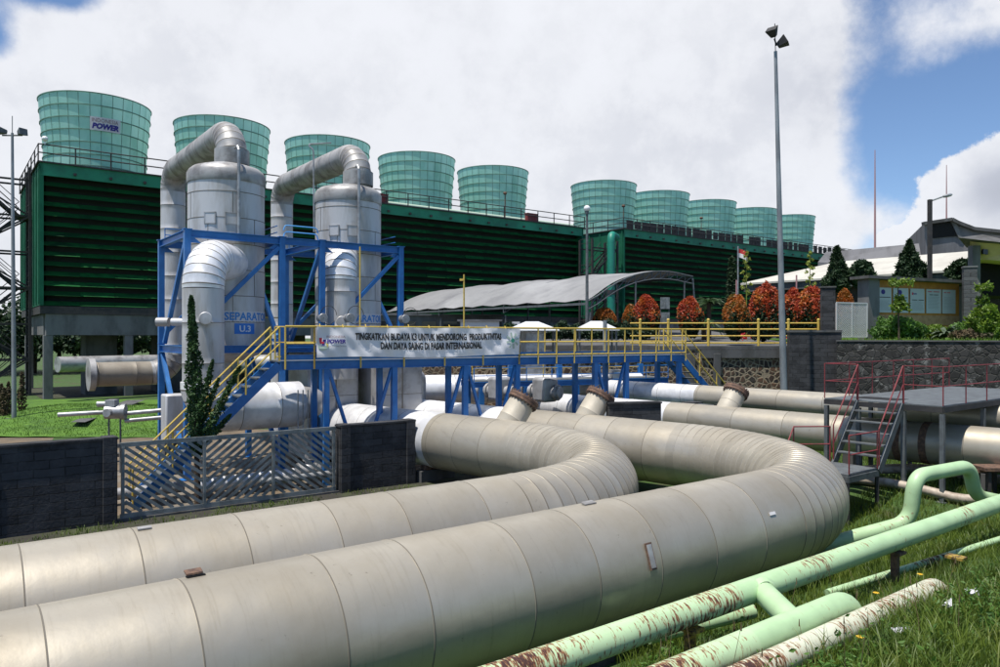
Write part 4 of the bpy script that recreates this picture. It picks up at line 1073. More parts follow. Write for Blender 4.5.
# ------------------------------------------------ banner on the railing
bn=thing('banner','long white cloth banner with black lettering tied to the yellow railing','banner',wp(ub,-.3,3.83))
u0b,u1b=u_of(314.5),u_of(516.5); BL=u1b-u0b; BH=.94
def bsurf(s,v,o=0.):
    """s along, v up from the lower hem"""
    sag=-.030*math.sin(math.pi*((s/1.5)%1.))*(v/BH)**2
    w=-.215-.02*math.sin(s*2.3+v*3)-.014*math.sin(s*7.-v*5)*(.4+.6*v/BH)-.012*math.sin(s*13+v*11)-.018*math.sin((s-v*1.6)*4.1+1.3)
    return wp(u0b+s,w-o,3.87+v+sag*.7+.03*math.sin(s*1.1+.5)*(1-v/BH))
mb=MB(); ns,nv=170,18
vs=[bsurf(BL*i/ns,BH*j/nv) for j in range(nv+1) for i in range(ns+1)]
vb=[bsurf(BL*i/ns,BH*j/nv,-.006) for j in range(nv+1) for i in range(ns+1)]
fs=[(j*(ns+1)+i,j*(ns+1)+i+1,(j+1)*(ns+1)+i+1,(j+1)*(ns+1)+i) for j in range(nv) for i in range(ns)]
mb.add(vs,fs); mb.add(vb,[f[::-1] for f in fs])
mb.build('cloth','banner_cloth',bn,sharp=70)
k=BL/203.
bf=lambda u,v: bsurf(u,v,.018)
def bx(px): return u_of(px)-u0b
mb=MB()
put_text(mb,'TINGKATKAN BUDAYA K3 UNTUK MENDORONG  PRODUKTIVITAS',bx(498.5)-bx(353),.235,bf,bx(353),.525,0,.04)
put_text(mb,'DAN DAYA SAING DI PASAR INTERNASIONAL',bx(478.5)-bx(378),.235,bf,bx(378),.235,0,.04)
mb.build('lettering','ink_black',bn,smooth=False)
mb=MB()
put_text(mb,'INDONESIA',bx(343)-bx(324.5),.075,bf,bx(324.5),.60,1,.0)
put_text(mb,'POWER',bx(343.5)-bx(324.5),.135,bf,bx(324.5),.42,0,.05,.15)
put_text(mb,'Trust Us for Power Excellence',bx(344)-bx(324.5),.055,bf,bx(324.5),.315,3,.0)
xe=bx(316.7)
blob(mb,[(xe+.0,.60),(xe+.09,.60),(xe+.09,.48),(xe+.15,.48),(xe+.15,.42),(xe+.03,.42)],bf,2)
blob(mb,[(xe+.13,.55),(xe+.22,.55),(xe+.22,.49),(xe+.18,.49),(xe+.15,.36),(xe+.09,.36)],bf,0)
blob(mb,[(xe-.02,.36),(xe+.1,.33),(xe+.22,.36),(xe+.26,.27),(xe+.1,.2),(xe-.02,.27)],bf,4)
blob(mb,[(xe+.2,.42),(xe+.26,.46),(xe+.28,.34),(xe+.24,.3)],bf,5)
mb.build('emblem',['ink_navy','ink_pink','ink_red','ink_grey','ink_palegreen','ink_yellow'],bn,smooth=False)
mb=MB(); cx=bx(509.3); cy=.50
for i in range(14): pass
blob(mb,[(cx+.07*math.cos(2*math.pi*i/14),cy+.08*math.sin(2*math.pi*i/14)) for i in range(14)],bf,0)
for i in range(8):
    a=2*math.pi*(i+.35)/8; ca,sa=math.cos(a),math.sin(a)
    blob(mb,[(cx+.11*ca-.03*sa,cy+.12*sa+.03*ca),(cx+.11*ca+.03*sa,cy+.12*sa-.03*ca),(cx+.25*ca+.05*sa,cy+.30*sa-.05*ca),(cx+.25*ca-.02*sa,cy+.30*sa+.02*ca)],bf,1)
mb.build('star_mark',['ink_green','ink_palegreen'],bn,smooth=False)
for s in np.arange(.1,BL,.72):
    mb=MB(); mb.beam(bsurf(s,BH),bsurf(s,BH)+UP*.09+wn*.06,.03,.01); mb.build('tie','yellow_paint',bn,smooth=False)

# ================================================================== CLUTTER AROUND THE PIPES UNDER THE WALKWAY
def valve(label, c, t, r, wheel=True, m='grey_cladding', body=1.3, group=None):
    """flanged gate valve on a pipe running along t"""
    t=t.normalized(); rt=thing('gate_valve',label,'valve',V(c.x,c.y,c.z-r*1.4),0,group)
    mb=MB(); mb.sphere(c,r*body,seg=20); mb.tube([c-t*r*1.5,c+t*r*1.5],r*.95,20); mb.build('body',m,rt)
    for s in (-1,1):
        mb=MB(); mb.tube([c+t*s*r*1.45,c+t*s*r*1.75],r*1.35,22); mb.build('flange','weathered_cladding',rt)
    mb=MB(); mb.tube([c,c+UP*r*2.5],r*.5,14); mb.tube([c+UP*r*1.6,c+UP*r*1.85],r*.85,16); mb.build('bonnet',m,rt)
    if wheel:
        mb=MB(); P=[c+UP*r*2.9+V(math.cos(2*math.pi*k/20),math.sin(2*math.pi*k/20),0)*r*.95 for k in range(21)]
        mb.tube(P,r*.07,6)
        for k in range(3): 
            a=math.pi*k/3; mb.tube([c+UP*r*2.9+V(math.cos(a),math.sin(a),0)*r*.9,c+UP*r*2.9-V(math.cos(a),math.sin(a),0)*r*.9],r*.06,6)
        mb.tube([c+UP*r*2.4,c+UP*r*3.1],r*.1,6)
        mb.build('hand_wheel','dark_steel',rt)
    return rt
# left: silver horizontal valve with long spindle, in front of the lawn
c=W(112,412,24.5); rt=thing('motor_valve','silver valve with a long horizontal spindle in front of the lawn','valve',V(c.x,c.y,0))
xd=V(.98,.2,0).normalized()
mb=MB(); mb.tube([c-xd*.22,c-xd*.2,c+xd*.3,c+xd*.32],[.17,.23,.23,.17],20); mb.box(c+UP*.3,(.32,.3,.22)); mb.tube([c-V(0,.35,0),c+V(0,.3,0)],.13,16); mb.build('body','pale_steel',rt)
mb=MB(); mb.tube([c-xd*1.62-UP*.06,c-xd*.2-UP*.0],.075,14); mb.build('spindle_cover','pale_steel',rt)
mb=MB(); mb.tube([c+xd*.3,c+xd*.42],.26,18); mb.build('flange','pale_steel',rt)
mb=MB(); mb.tube([c-xd*.45+UP*.27,c-xd*.1+UP*.27],.09,12); mb.build('gear_cap','pale_steel',rt)
for s,dz in ((.25,.04),(-.05,-.2)):
    mb=MB(); mb.tube([c+xd*.4+UP*(dz-.1),c+xd*1.95+UP*(dz+.02)],.07,12); mb.build('side_pipe','pale_steel',rt)
for dx in (-.1,.28):
    mb=MB(); mb.tube([V(c.x+dx,c.y,0),V(c.x+dx,c.y,c.z-.1)],.03,8); mb.build('leg','grey_steel',rt)
c=W(177,402,24.4); rt=MB(); rt.box((c.x,c.y,1.85),(.85,.7,1.55),ANG)
tag(rt.build('junction_cabinet','vessel',bevel=.05),'silver sheet metal cabinet at the foot of the left blue posts','cabinet')
mb=MB(); mb.box((c.x-.1,c.y,.53),(.7,.6,1.06),ANG); tag(mb.build('cabinet_plinth','dark_concrete',smooth=False),'dark block under the silver cabinet','plinth')
# broken black slab near it
mb=MB(); q=W(97,429,27.); mb.box((q.x,q.y,.1),(1.1,.5,.2),.6); mb.box((q.x+.5,q.y-.5,.25),(1.0,.35,.12),.5)
tag(mb.build('concrete_rubble','dark_concrete',smooth=False),'broken dark concrete slabs in front of the lawn','rubble')
# grey clad valves on the pipes behind
def clad_valve(label,px,py,Y,r,t):
    c=W(px,py,Y); rt=thing('clad_valve',label,'valve',V(c.x,c.y,max(c.z-r*1.6,0)))
    mb=MB(); mb.obox(c+UP*.1,D*r,N*r,UP*r*1.25); mb.build('jacket','grey_cladding',rt,bevel=r*.3)
    
    for s in (-1,1):
        mb=MB(); mb.tube([c+t*s*r*.9,c+t*s*r*1.9],r*.62,20); mb.build('pipe_end','grey_cladding',rt)
    for s in (-1,1):
        mb=MB(); mb.tube([c+t*s*r*1.4,c+t*s*r*1.65],r*.82,20); mb.build('flange','weathered_cladding',rt)
clad_valve('grey jacketed valve behind the first flanged stub',500,391,28.8,.36,V(.8,-.6,0))
clad_valve('grey jacketed valve left of the second flanged stub',545,392,28.8,.38,V(.8,-.5,0))
# white header lying behind the walkway
a=W(402,391,31.5); b=W(640,391,33.5); a.z=b.z=2.25
rt=thing('header_pipe','bright white clad header pipe lying behind the walkway posts','pipe',V(a.x,a.y,0))
mb=MB(); lagged_tube(mb,subdiv([a,b],.2),.62,1.3,36); mb.build('shell',['white_cladding','seam'],rt,sharp=40)
for f in (.15,.55,.9):
    p=a+(b-a)*f; mb=MB(); mb.box((p.x,p.y,.83),(.4,.8,1.66)); mb.build('saddle','dark_concrete',rt,smooth=False)
# big grey cabinet and round tank behind the railing
mb=MB(); c=W(533,342,34.); mb.box((c.x,c.y,3.0),(.95,.8,3.4),.3); mb.box((c.x,c.y,4.72),(1.05,.9,.05),.3)
tag(mb.build('electrical_cabinet','pale_steel',bevel=.02),'light grey electrical cabinet behind the yellow railing right of the banner','cabinet')
mb=MB(); c=W(616,371,31.6); mb.box((c.x,c.y,2.55),(.5,.4,1.1),.3); mb.box((c.x,c.y,1.),(.12,.12,2.))
tag(mb.build('electrical_cabinet','pale_steel',bevel=.02),'small pale grey box on a post behind the walkway posts','cabinet')
# grey lamp column and tube rising through the railing
mb=MB(); p=W(605,353,31.0); mb.tube([V(p.x,p.y,2.),V(p.x,p.y,5.2)],.09,12); tag(mb.build('steel_column','pole_steel'),'plain grey steel column standing behind the yellow railing','post')
# round gauge pipes by right frame: small flanged fittings above the banner
for px,py,Y,l in ((322,318,25.9,'small silver fitting with cable loops left of the right riser'),(349,318,26.0,'round silver fitting on the right riser above the banner'),(404,319,27.6,'round grey fitting at the right end of the blue frame')):
    c=W(px,py,Y); rt=thing('pipe_fitting',l,'fitting',c)
    mb=MB(); mb.lathe(c,[(.06,-.2),(.15,-.2),(.15,-.05),(.1,-.04),(.1,.1),(.16,.11),(.16,.18),(.15,.19),(.01,.2)],18,axis=V(.5,-.86,0)); mb.build('body','pale_steel',rt)
    mb=MB(); P=[c+V(.25+.28*math.cos(t),-.1,.1+.32*math.sin(t)) for t in np.linspace(0,5.6,24)]; mb.tube(P,.012,6); mb.build('cable_loop','dark_steel',rt)
mb=MB(); p=W(360,300,25.4); mb.tube([V(p.x,p.y,3.9),V(p.x,p.y,7.6)],.025,6); tag(mb.build('conduit_pole','yellow_paint'),'thin yellow conduit pole beside the right riser','pole')
# pipes on the ground behind the gate
gpp=0
def yard_pipe(label,a,b,r,m):
    rt=MB(); rt.tube([a,b],r,16); tag(rt.build('yard_pipe',m),label,'pipe')
yard_pipe('white pipe low on the ground behind the gate, seen through its middle bars',V(-8.4,20.6,.35),V(-5.1,23.2,.35),.2,'white_cladding')
yard_pipe('thin silver pipe behind the right panel of the gate',V(-6.6,20.4,.5),V(-4.5,22.0,.5),.1,'pale_steel')
yard_pipe('pale grey pipe behind the left panel of the gate',V(-10.6,19.5,.3),V(-8.9,20.8,.3),.16,'grey_cladding')
valve('grey gate valve seen through the right end of the gate bars',V(-5.7,21.95,.55),D,.18)
# ================================================================== COOLING TOWERS
ZB,ZT=6.75,17.0
# one fan stack mesh, shared
def stack_mesh(root, c):
    mb=MB(); prof=[(3.86,0),(3.80,.9),(3.78,1.9),(3.82,2.9),(3.92,4.0),(4.03,5.2),(4.13,6.55)]
    seg=32
    def rad(z):
        for (r0,z0),(r1,z1) in zip(prof,prof[1:]):
            if z0<=z<=z1: return r0+(r1-r0)*(z-z0)/(z1-z0)
    zs=[0,.9,1.8,2.75,3.7,4.65,5.6,6.55]
    rr=random.Random(5)
    for i in range(len(zs)-1):
        for k in range(seg):
            a0=2*math.pi*k/seg; a1=2*math.pi*(k+1)/seg; n=3
            vs=[]
            for z in (zs[i],zs[i+1]):
                for j in range(n+1):
                    a=a0+(a1-a0)*j/n; r=rad(z); vs.append(c+V(r*math.cos(a),r*math.sin(a),z))
            mb.add(vs,[(j,j+1,n+1+j+1,n+1+j) for j in range(n)],rr.choice((0,0,1,1,2)))
    for z in zs[1:]:
        r=rad(z); w=.05
        mb.lathe(c,[(r+.01,z-w),(r+.07,z-w),(r+.07,z+w*.4),(r+.01,z+w*.4)],96,3)
    for k in range(seg):
        a=2*math.pi*k/seg; t=V(-math.sin(a),math.cos(a),0)*.022
        for z0,z1 in zip(zs,zs[1:]):
            o0=V(math.cos(a),math.sin(a),0)*rad(z0); o1=V(math.cos(a),math.sin(a),0)*rad(z1); e=V(math.cos(a),math.sin(a),0)*.03
            mb.add([c+o0-t+e+UP*z0,c+o0+t+e+UP*z0,c+o1+t+e+UP*z1,c+o1-t+e+UP*z1],[(0,1,2,3)],3)
    # throat ring and hub deck low inside
    mb.lathe(c,[(3.70,.02),(3.70,.9),(.5,1.0),(.5,.4)],48,4)
    return mb.build('fan_stack',['stack_a','stack_b','stack_c','stack_rib','stack_in'],root,sharp=25)
def tower(label, S0, c0, ncell, pitch, length, nfront=7.4, depth=14.8, sign_on=None, left_open=0):
    """S0: the front left corner at ground level"""
    rt=thing('cooling_tower',label,'cooling tower',V(S0.x,S0.y,0))
    def tp(u,w,z): return V(S0.x,S0.y,0)+D*u+N*w+UP*z
    # carcass: end walls, back, dark filling behind the louvres
    mb=MB()
    mb.obox(tp(length/2,depth/2,(ZB+ZT)/2),D*(length/2-.45),N*(depth/2-.9),UP*(ZT-ZB)/2-UP*.12)
    mb.build('fill_core','louver_dark',rt,smooth=False)
    for u in (.12,length-.12):
        mb=MB(); mb.obox(tp(u,depth/2,(ZB+ZT)/2),D*.12,N*depth/2,UP*((ZT-ZB)/2-.02))
        for w in np.arange(.2,depth,1.8): mb.obox(tp(u+(-.16 if u<1 else .16),w,(ZB+ZT)/2),D*.04,N*.08,UP*((ZT-ZB)/2-.1))
        mb.build('end_wall','end_panel',rt,smooth=False)
    # louvre rows
    nr=13; h=(ZT-.9-ZB)/nr
    for i in range(nr):
        z0=ZB+h*i; mb=MB(); 
        nseg=max(8,int(length/2.3)); us=np.linspace(.26,length-.26,nseg+1)
        for a,b in zip(us,us[1:]):
            j=random.uniform(-.05,.05); jz=random.uniform(-.025,.025)
            p=[tp(a+.01,.12+j,z0+.03),tp(b-.01,.12+j,z0+.03+jz),tp(b-.01,.40+j,z0+h*.5),tp(a+.01,.40+j,z0+h*.5)]
            q=[x+N*.03-UP*.01 for x in p]
            mb.add(p+q,[(0,1,2,3),(7,6,5,4),(0,4,5,1),(1,5,6,2),(2,6,7,3),(3,7,4,0)],random.choice((0,0,0,1,1,2)))
        mb.build('louver',['louver','louver_b','louver_c'],rt,smooth=False)
    mb=MB(); mb.obox(tp(length/2,.06,ZT-.45),D*length/2,N*.06,UP*.45)
    mb.build('fascia','fascia',rt,smooth=False)
    mb=MB()
    for u in np.arange(2.2,length-.5,2.35): mb.obox(tp(u,-.10,ZT-.62),D*.09,N*.1,UP*.09)
    mb.build('drain_spouts','dark_steel',rt,smooth=False)
    mb=MB(); mb.obox(tp(length/2,depth/2,ZT+.05),D*(length/2+.15),N*(depth/2+.15),UP*.05)
    mb.build('fan_deck','dark_steel',rt,smooth=False)
    # stacks
    first=None
    for k in range(ncell):
        c=c0+D*pitch*k; c=V(c.x,c.y,ZT+.1)
        if first is None: first=stack_mesh(rt,c); c_1=c
        else:
            q=first.copy(); COL.objects.link(q); q.parent=rt; q.location=first.location+(c-c_1)
            q.rotation_euler=(0,0,0)
    if sign_on:
        first['label']='stack with a white name board'
        r=3.98; c=c_1
        def sm(u,v,o=0.): a=sign_on+u/r; return c+V(math.cos(a)*(r+o+v*.055),math.sin(a)*(r+o+v*.055),3.62+v)
        mb=MB(); n=8
        for i in range(n):
            u0=-1.05+2.1*i/n;u1=-1.05+2.1*(i+1)/n
            mb.add([sm(u0,0,.1),sm(u1,0,.1),sm(u1,1.05,.1),sm(u0,1.05,.1),sm(u0,0,.13),sm(u1,0,.13),sm(u1,1.05,.13),sm(u0,1.05,.13)],[(0,1,2,3),(4,5,6,7),(0,1,5,4),(2,3,7,6),(0,3,7,4),(1,2,6,5)],0)
        put_text(mb,'INDONESIA',1.8,.30,lambda u,v:sm(u,v,.15),-.92,.64,2,.0)
        put_text(mb,'POWER',1.85,.46,lambda u,v:sm(u,v,.15),-.92,.12,1,.06,.2)
        mb.build('name_board',['sign_white','ink_navy','ink_pink'],first,smooth=False)
    # concrete basin and legs
    mb=MB(); mb.obox(tp(length/2,depth/2,6.45),D*(length/2-.02),N*(depth/2-.1),UP*.28); mb.build('sill_beam','dark_steel',rt,smooth=False)
    mb=MB(); mb.obox(tp(length/2,.5,5.4),D*(length/2-.4),N*.3,UP*.76); mb.obox(tp(length/2,depth-.5,5.4),D*(length/2-.4),N*.3,UP*.76)
    mb.obox(tp(.6,depth/2,5.4),D*.3,N*(depth/2-.85),UP*.74)
    mb.obox(tp(length/2,depth/2,4.78),D*(length/2-.9),N*(depth/2-.85),UP*.1)
    mb.build('basin_beam','concrete',rt,smooth=False)
    for u in np.arange(.55,length,5.3):
        for w in (.55,depth-.55):
            mb=MB(); mb.obox(tp(u,w,2.3),D*.3,N*.3,UP*2.34); mb.build('column','concrete',rt,smooth=False,bevel=.03)
    for u in (4.4,9.6,15.2,20.):
        mb=MB(); mb.obox(tp(u,4.2,2.3),D*1.1,N*1.2,UP*2.36); mb.build('water_shaft','dark_concrete',rt,smooth=False)
    railing(rt,[tp(-.1,depth,ZT+.1),tp(-.1,-.05,ZT+.1),tp(length+.1,-.05,ZT+.1)],1.2,2.35,.05,'dark_steel',mids=(.5,))
    return rt,tp
TA=V(-32.9,52.9,0); ca=TA+D*4.7+N*7.4
t1,tp1=tower('left block of green louvred cooling towers with five pale teal fan stacks',TA,ca,5,10.3,53.4,sign_on=facing(ca)+.16)
TB=V(14.3,85.6,0); cb=V(13.2,94.3,0)
t2,tp2=tower('farther block of green louvred cooling towers with five fan stacks beyond the gap',TB,cb,5,10.45,53.0)
# clutter on the decks: dark machinery screens on the far block, small lamps, red boxes
r_=random.Random(3)
for u in np.arange(1.6,52,1.35):
    if r_.random()<.9: mb=MB(); mb.obox(tp2(u,.5,ZT+.72),D*r_.uniform(.42,.64),N*.06,UP*r_.uniform(.42,.6)); mb.build('screen_panel','dark_steel',t2,smooth=False)
for (u,px,tpx,l) in ((9.2,101,tp1,'red box on the deck before the first fan stack'),(27.5,381,tp1,'red box on the deck behind the right steam vessel'),(46.,494,tp1,'red box on the deck before the fifth fan stack')):
    p=tpx(u,.5,ZT+.55); mb=MB(); mb.obox(p,D*.7,N*.25,UP*.42); mb.obox(p+UP*.44,D*.75,N*.3,UP*.03)
    tag(mb.build('equipment_box','red_paint',smooth=False),l,'box')
def deck_lamp(u,w,tpx,l):
    p=tpx(u,w,ZT+.1); rt=thing('deck_lamp',l,'lamp',p,0,'small lamps on the tower decks')
    mb=MB(); mb.tube([p,p+UP*2.6],.05,6); mb.build('post','rusty_steel',rt)
    mb=MB(); mb.sphere(p+UP*2.7,.22,.16,10); mb.build('lamp_head','rusty_steel',rt)
for u,w,t,l in ((12.6,.4,tp1,'small deck lamp right of the first fan stack'),(42.3,.4,tp1,'small deck lamp in front of the fifth fan stack'),(.6,.6,tp2,'small deck lamp in front of the first far fan stack'),(15,.6,tp2,'small deck lamp in front of the third far fan stack')): deck_lamp(u,w,t,l)
mb=MB(); p=tp1(.3,-.1,ZT+1.3); mb.tube([p,p+UP*.3],.05,6); mb.sphere(p+UP*.4,.22,.2,10); tag(mb.build('corner_lamp','lamp_glass'),'small round lamp on the railing corner of the left tower','lamp')
mb=MB(); mb.tube([tp1(24,.9,ZT+.3),tp1(52.5,.9,ZT+.3)],.2,12); tag(mb.build('deck_pipe','deck_pipe_paint'),'pale green pipe lying along the deck edge of the near cooling tower','pipe')
# stair towers
def stair_tower(label, o, du, dn, nfl, h, w=1.6, l=4.):
    rt=thing('stair_tower',label,'stair tower',o)
    mb=MB()
    for a in (0,l):
        for b in (0,w): mb.beam(o+du*a+dn*b,o+du*a+dn*b+UP*(nfl*h+1.),.2,.2,up=du)
    for k in range(nfl+1):
        for b in (0,w): mb.beam(o+dn*b+UP*k*h,o+du*l+dn*b+UP*k*h,.1,.14)
    for k in range(nfl):
        for b in (0,w):
            p=o+dn*b+UP*k*h; q=o+du*l+dn*b+UP*(k+1)*h
            if k%2: p,q=o+du*l+dn*b+UP*k*h,o+dn*b+UP*(k+1)*h
            mb.beam(p,q,.12,.12)
            mb.beam(o+du*l*.5+dn*b+UP*k*h,o+du*l*.5+dn*b+UP*(k+1)*h,.12,.12,up=du)
    mb.build('frame','dark_steel',rt,smooth=False)
    for k in range(nfl):
        s,e=(.7,l-.7) if k%2==0 else (l-.7,.7)
        mb=MB(); n=12
        for i in range(n):
            f=(i+.5)/n; p=o+du*(s+(e-s)*f)+dn*w*(.27 if k%2==0 else .73)+UP*(k*h+h*f); mb.obox(p,du*.13,dn*w*.22,UP*.02)
        for b in ((.05,.49) if k%2==0 else (.51,.95)): mb.beam(o+du*s+dn*w*b+UP*k*h,o+du*e+dn*w*b+UP*(k+1)*h,.05,.2)
        mb.build('flight','dark_steel',rt,smooth=False)
        mb=MB(); x=e+(.7 if e>s else -.7)*.5; mb.obox(o+du*x+dn*w/2+UP*(k+1)*h,du*.45,dn*w/2,UP*.03); mb.build('landing','dark_steel',rt,smooth=False)
        mb=MB()
        for z in (.55,1.05):
            for b in (0,w): mb.tube([o+du*s+dn*b+UP*(k*h+z),o+du*e+dn*b+UP*((k+1)*h+z)],.03,5)
            mb.tube([o+UP*((k+1)*h+z),o+dn*w+UP*((k+1)*h+z)],.03,5); mb.tube([o+du*l+UP*((k+1)*h+z),o+du*l+dn*w+UP*((k+1)*h+z)],.03,5)
        mb.build('handrail','dark_steel',rt)
    return rt
stair_tower('dark steel stair tower against the left end of the near cooling tower',V(-39.5,54.2,0),D,N,6,2.75,2.2,4.3)
stair_tower('dark steel stair tower in the gap between the two cooling tower blocks',V(10.3,82.6,0),D,N,5,2.9,2.,4.)
# thick teal riser in the gap, and a green duct below
rt=thing('riser_pipe','thick teal pipe rising in the gap between the cooling tower blocks','pipe',V(X(611,82),82,0))
p=V(X(611,82),82,0); P=smooth_path([p,p+UP*15.9,p+UP*15.9+D*2.4+N*1.5],.9,8)
mb=MB(); mb.tube(P,.42,18); mb.build('pipe_run','teal_paint',rt)
mb=MB()
for z in (4.,9.2): mb.tube([p+UP*z,p+UP*(z+.5)],.5,18)
mb.build('clamp_band','dark_steel',rt)
# pipes and a hedge seen under the left tower
rt=MB(); rt.tube([V(-36.,66,2.0),V(-27,63,2.0),V(-19,62,2.3)],.75,20); tag(rt.build('feed_pipe','weathered_cladding'),'silver feed pipe lying in the shade under the left tower','pipe')
rt=MB(); rt.tube([V(-30.5,51,2.6),V(-26,57,2.6)],.55,18); tag(rt.build('feed_pipe','weathered_cladding'),'short grey pipe end in the shade at the left tower legs','pipe')

# ================================================================== ARCHED CANOPY
K0=V(5.2,44.6,0); KL=25.0; PR=[(0,6.55),(1.6,7.55),(3.3,8.3),(5,8.72),(6.6,8.9),(8.2,8.88),(9.9,8.65)]
cp=thing('arched_canopy','grey arched sheet canopy on thin trusses in front of the cooling towers','canopy',K0+V(0,0,4.2))
mb=MB(); vs=[];m=40
prf=[]
for i in range(61):
    w=9.9*i/60
    for (w0,z0),(w1,z1) in zip(PR,PR[1:]):
        if w0<=w<=w1+1e-6: f=(w-w0)/(w1-w0); prf.append((w,z0+(z1-z0)*f)); break
prf=[(w,sum(prf[max(0,min(60,i+k))][1] for k in range(-6,7))/13) for i,(w,_) in enumerate(prf)]
for j in range(m+1):
    for w,z in prf: 
        l=KL*j/m
        vs.append(K0+N*l+D*w+UP*(z+.05*math.sin(l*2.5+w)+.09*math.sin(l*.9)*math.sin(w*.8)))
n1=len(prf); fs=[(j*n1+i,j*n1+i+1,(j+1)*n1+i+1,(j+1)*n1+i) for j in range(m) for i in range(n1-1)]
mb.add(vs,fs); mb.add([v-UP*.02 for v in vs],fs); mb.build('sheet','canopy_sheet',cp,sharp=60)
for j,l in enumerate((-.12,8.2,16.5,24.8)):
    mb=MB(); top=[K0+N*l+D*w+UP*(z-.06) for w,z in prf[::5]]; bot=[K0+N*l+D*w+UP*(z-.55) for w,z in prf[::5]]
    mb.tube(top,.045,6); mb.tube(bot,.045,6)
    for i in range(len(top)): mb.tube([top[i],bot[i]],.03,5)
    for i in range(len(top)-1): mb.tube([bot[i],top[i+1]],.03,5)
    mb.build('truss','grey_steel',cp)
    for w,zt in ((.2,6.0),(4.2,8.0),(9.0,8.2)):
        p=K0+N*l+D*w; mb=MB(); mb.tube([V(p.x,p.y,3.8),V(p.x,p.y,zt)],.07,8); mb.build('leg','grey_steel',cp)
mb=MB(); mb.tube([K0+N*-.1+D*9.9+UP*8.5,K0+D*10.6+UP*4.3],.06,6); mb.build('stay','pale_steel',cp)
mb=MB(); mb.beam(K0+UP*6.5,K0+N*KL+UP*6.5,.08,.14); mb.beam(K0+D*9.9+UP*8.55,K0+D*9.9+N*KL+UP*8.55,.08,.14); mb.build('purlin','grey_steel',cp,smooth=False)
# low buildings and hoardings below it
def simple_box_building(name,label,cat,c,size,rz,m,roofm,z0,band=None,windows=0):
    rt=thing(name,label,cat,V(c[0],c[1],z0),rz)
    ca,sa=math.cos(rz),math.sin(rz); ex=V(ca,sa,0); ey=V(-sa,ca,0); C=V(c[0],c[1],0)
    mb=MB(); mb.obox(C+UP*(z0+size[2]/2),ex*size[0]/2,ey*size[1]/2,UP*size[2]/2); mb.build('wall',m,rt,smooth=False)
    mb=MB(); mb.obox(C+UP*(z0+size[2]+.06),ex*(size[0]/2+.2),ey*(size[1]/2+.2),UP*.06); mb.build('roof',roofm,rt,smooth=False)
    if band:
        mb=MB(); mb.obox(C-ey*(size[1]/2+.02)+UP*(z0+size[2]*.35),ex*size[0]/2*.98,ey*.03,UP*size[2]*.14); mb.build('band',band,rt,smooth=False)
    for i in range(windows):
        u=(i+.5)/windows*size[0]-size[0]/2
        mb=MB(); mb.obox(C+ex*u-ey*(size[1]/2+.01)+UP*(z0+size[2]*.62),ex*size[0]/windows*.33,ey*.02,UP*size[2]*.18); mb.build('window','glass_dark',rt,smooth=False)
    return rt
simple_box_building('site_office','long grey low building in the shade under the arched canopy','building',(-7.5,60,0),(15,3,2.3),.15,'concrete','roof_grey',3.9,None,9)
simple_box_building('site_cabin','small white and green cabin behind the banner','cabin',(-1.35,50.5,0),(2.6,2.,1.55),.0,'sign_white','roof_grey',4.0,'fascia',0)

# ================================================================== VEHICLES AND SMALL THINGS ON THE TERRACE
def shelter(label, px, Y, ytop, yeave, wpx, post=False):
    """small white pitched sheet roof on four posts over equipment"""
    x=X(px,Y); za=HC+(HOR-ytop)/F*Y; ze=HC+(HOR-yeave)/F*Y; w=wpx/F*Y/2
    rt=thing('equipment_shelter',label,'shelter',V(x,Y,0),0,'small white roofed shelters behind the walkway rail')
    e=[V(x-w,Y-w*.8,ze),V(x+w,Y-w*.8,ze),V(x+w,Y+w*.8,ze),V(x-w,Y+w*.8,ze)]; a=V(x-w*.25,Y,za); b=V(x+w*.25,Y,za)
    mb=MB(); top=e+[a,b]; lo=[p-UP*.05 for p in top]
    mb.add(top+lo,[(0,1,5,4),(1,2,5),(2,3,4,5),(3,0,4),(6,10,11,7),(7,11,8),(8,11,10,9),(9,10,6),(0,6,7,1),(1,7,8,2),(2,8,9,3),(3,9,6,0)]); mb.build('roof','car_white',rt,smooth=False)
    for p in e:
        q=V(x,Y,0)+(p-V(x,Y,ze))*.86; mb=MB(); mb.beam(V(q.x,q.y,0),V(q.x,q.y,ze+.02),.07,.07,up=D); mb.build('post','grey_steel',rt,smooth=False)
shelter('white shelter roof over the grey cabinet right of the banner',532,34.,321.5,330,52)
shelter('white shelter roof further right beside the globe lamp post',596,34.6,321,329.5,42)
# notice panels, standing banner, lamp, flags
rt=thing('standing_banner','small white upright banner with a blue mark above the walkway rail','banner',W(516,330,44))
p=V(X(516,44),44,0)
mb=MB(); mb.box((p.x,p.y,5.02),(.46,.03,.78)); mb.build('panel','sign_white',rt,smooth=False)
mb=MB(); mb.box((p.x+.01,p.y-.02,5.05),(.16,.02,.4)); mb.build('mark','sign_blue',rt,smooth=False)
mb=MB(); mb.tube([V(p.x-.24,p.y,4.1),V(p.x-.24,p.y,5.45)],.02,6); mb.build('pole','grey_steel',rt)
rt=thing('direction_sign','grey two panel sign on two posts among the red shrubs','sign',W(665,330,48))
p=V(X(665,48),48,0)
for z,h in ((6.7,.75),(5.75,.7)):
    mb=MB(); mb.box((p.x,p.y,z),(.6,.05,h)); 
    mb.box((p.x,p.y-.035,z),(.03,.02,h*.8)); mb.build('panel','gate_steel',rt,smooth=False)
mb=MB(); 
for dx in (-.27,.27): mb.tube([V(p.x+dx,p.y+.05,4.4),V(p.x+dx,p.y+.05,7.05)],.03,6)
mb.build('posts','grey_steel',rt)
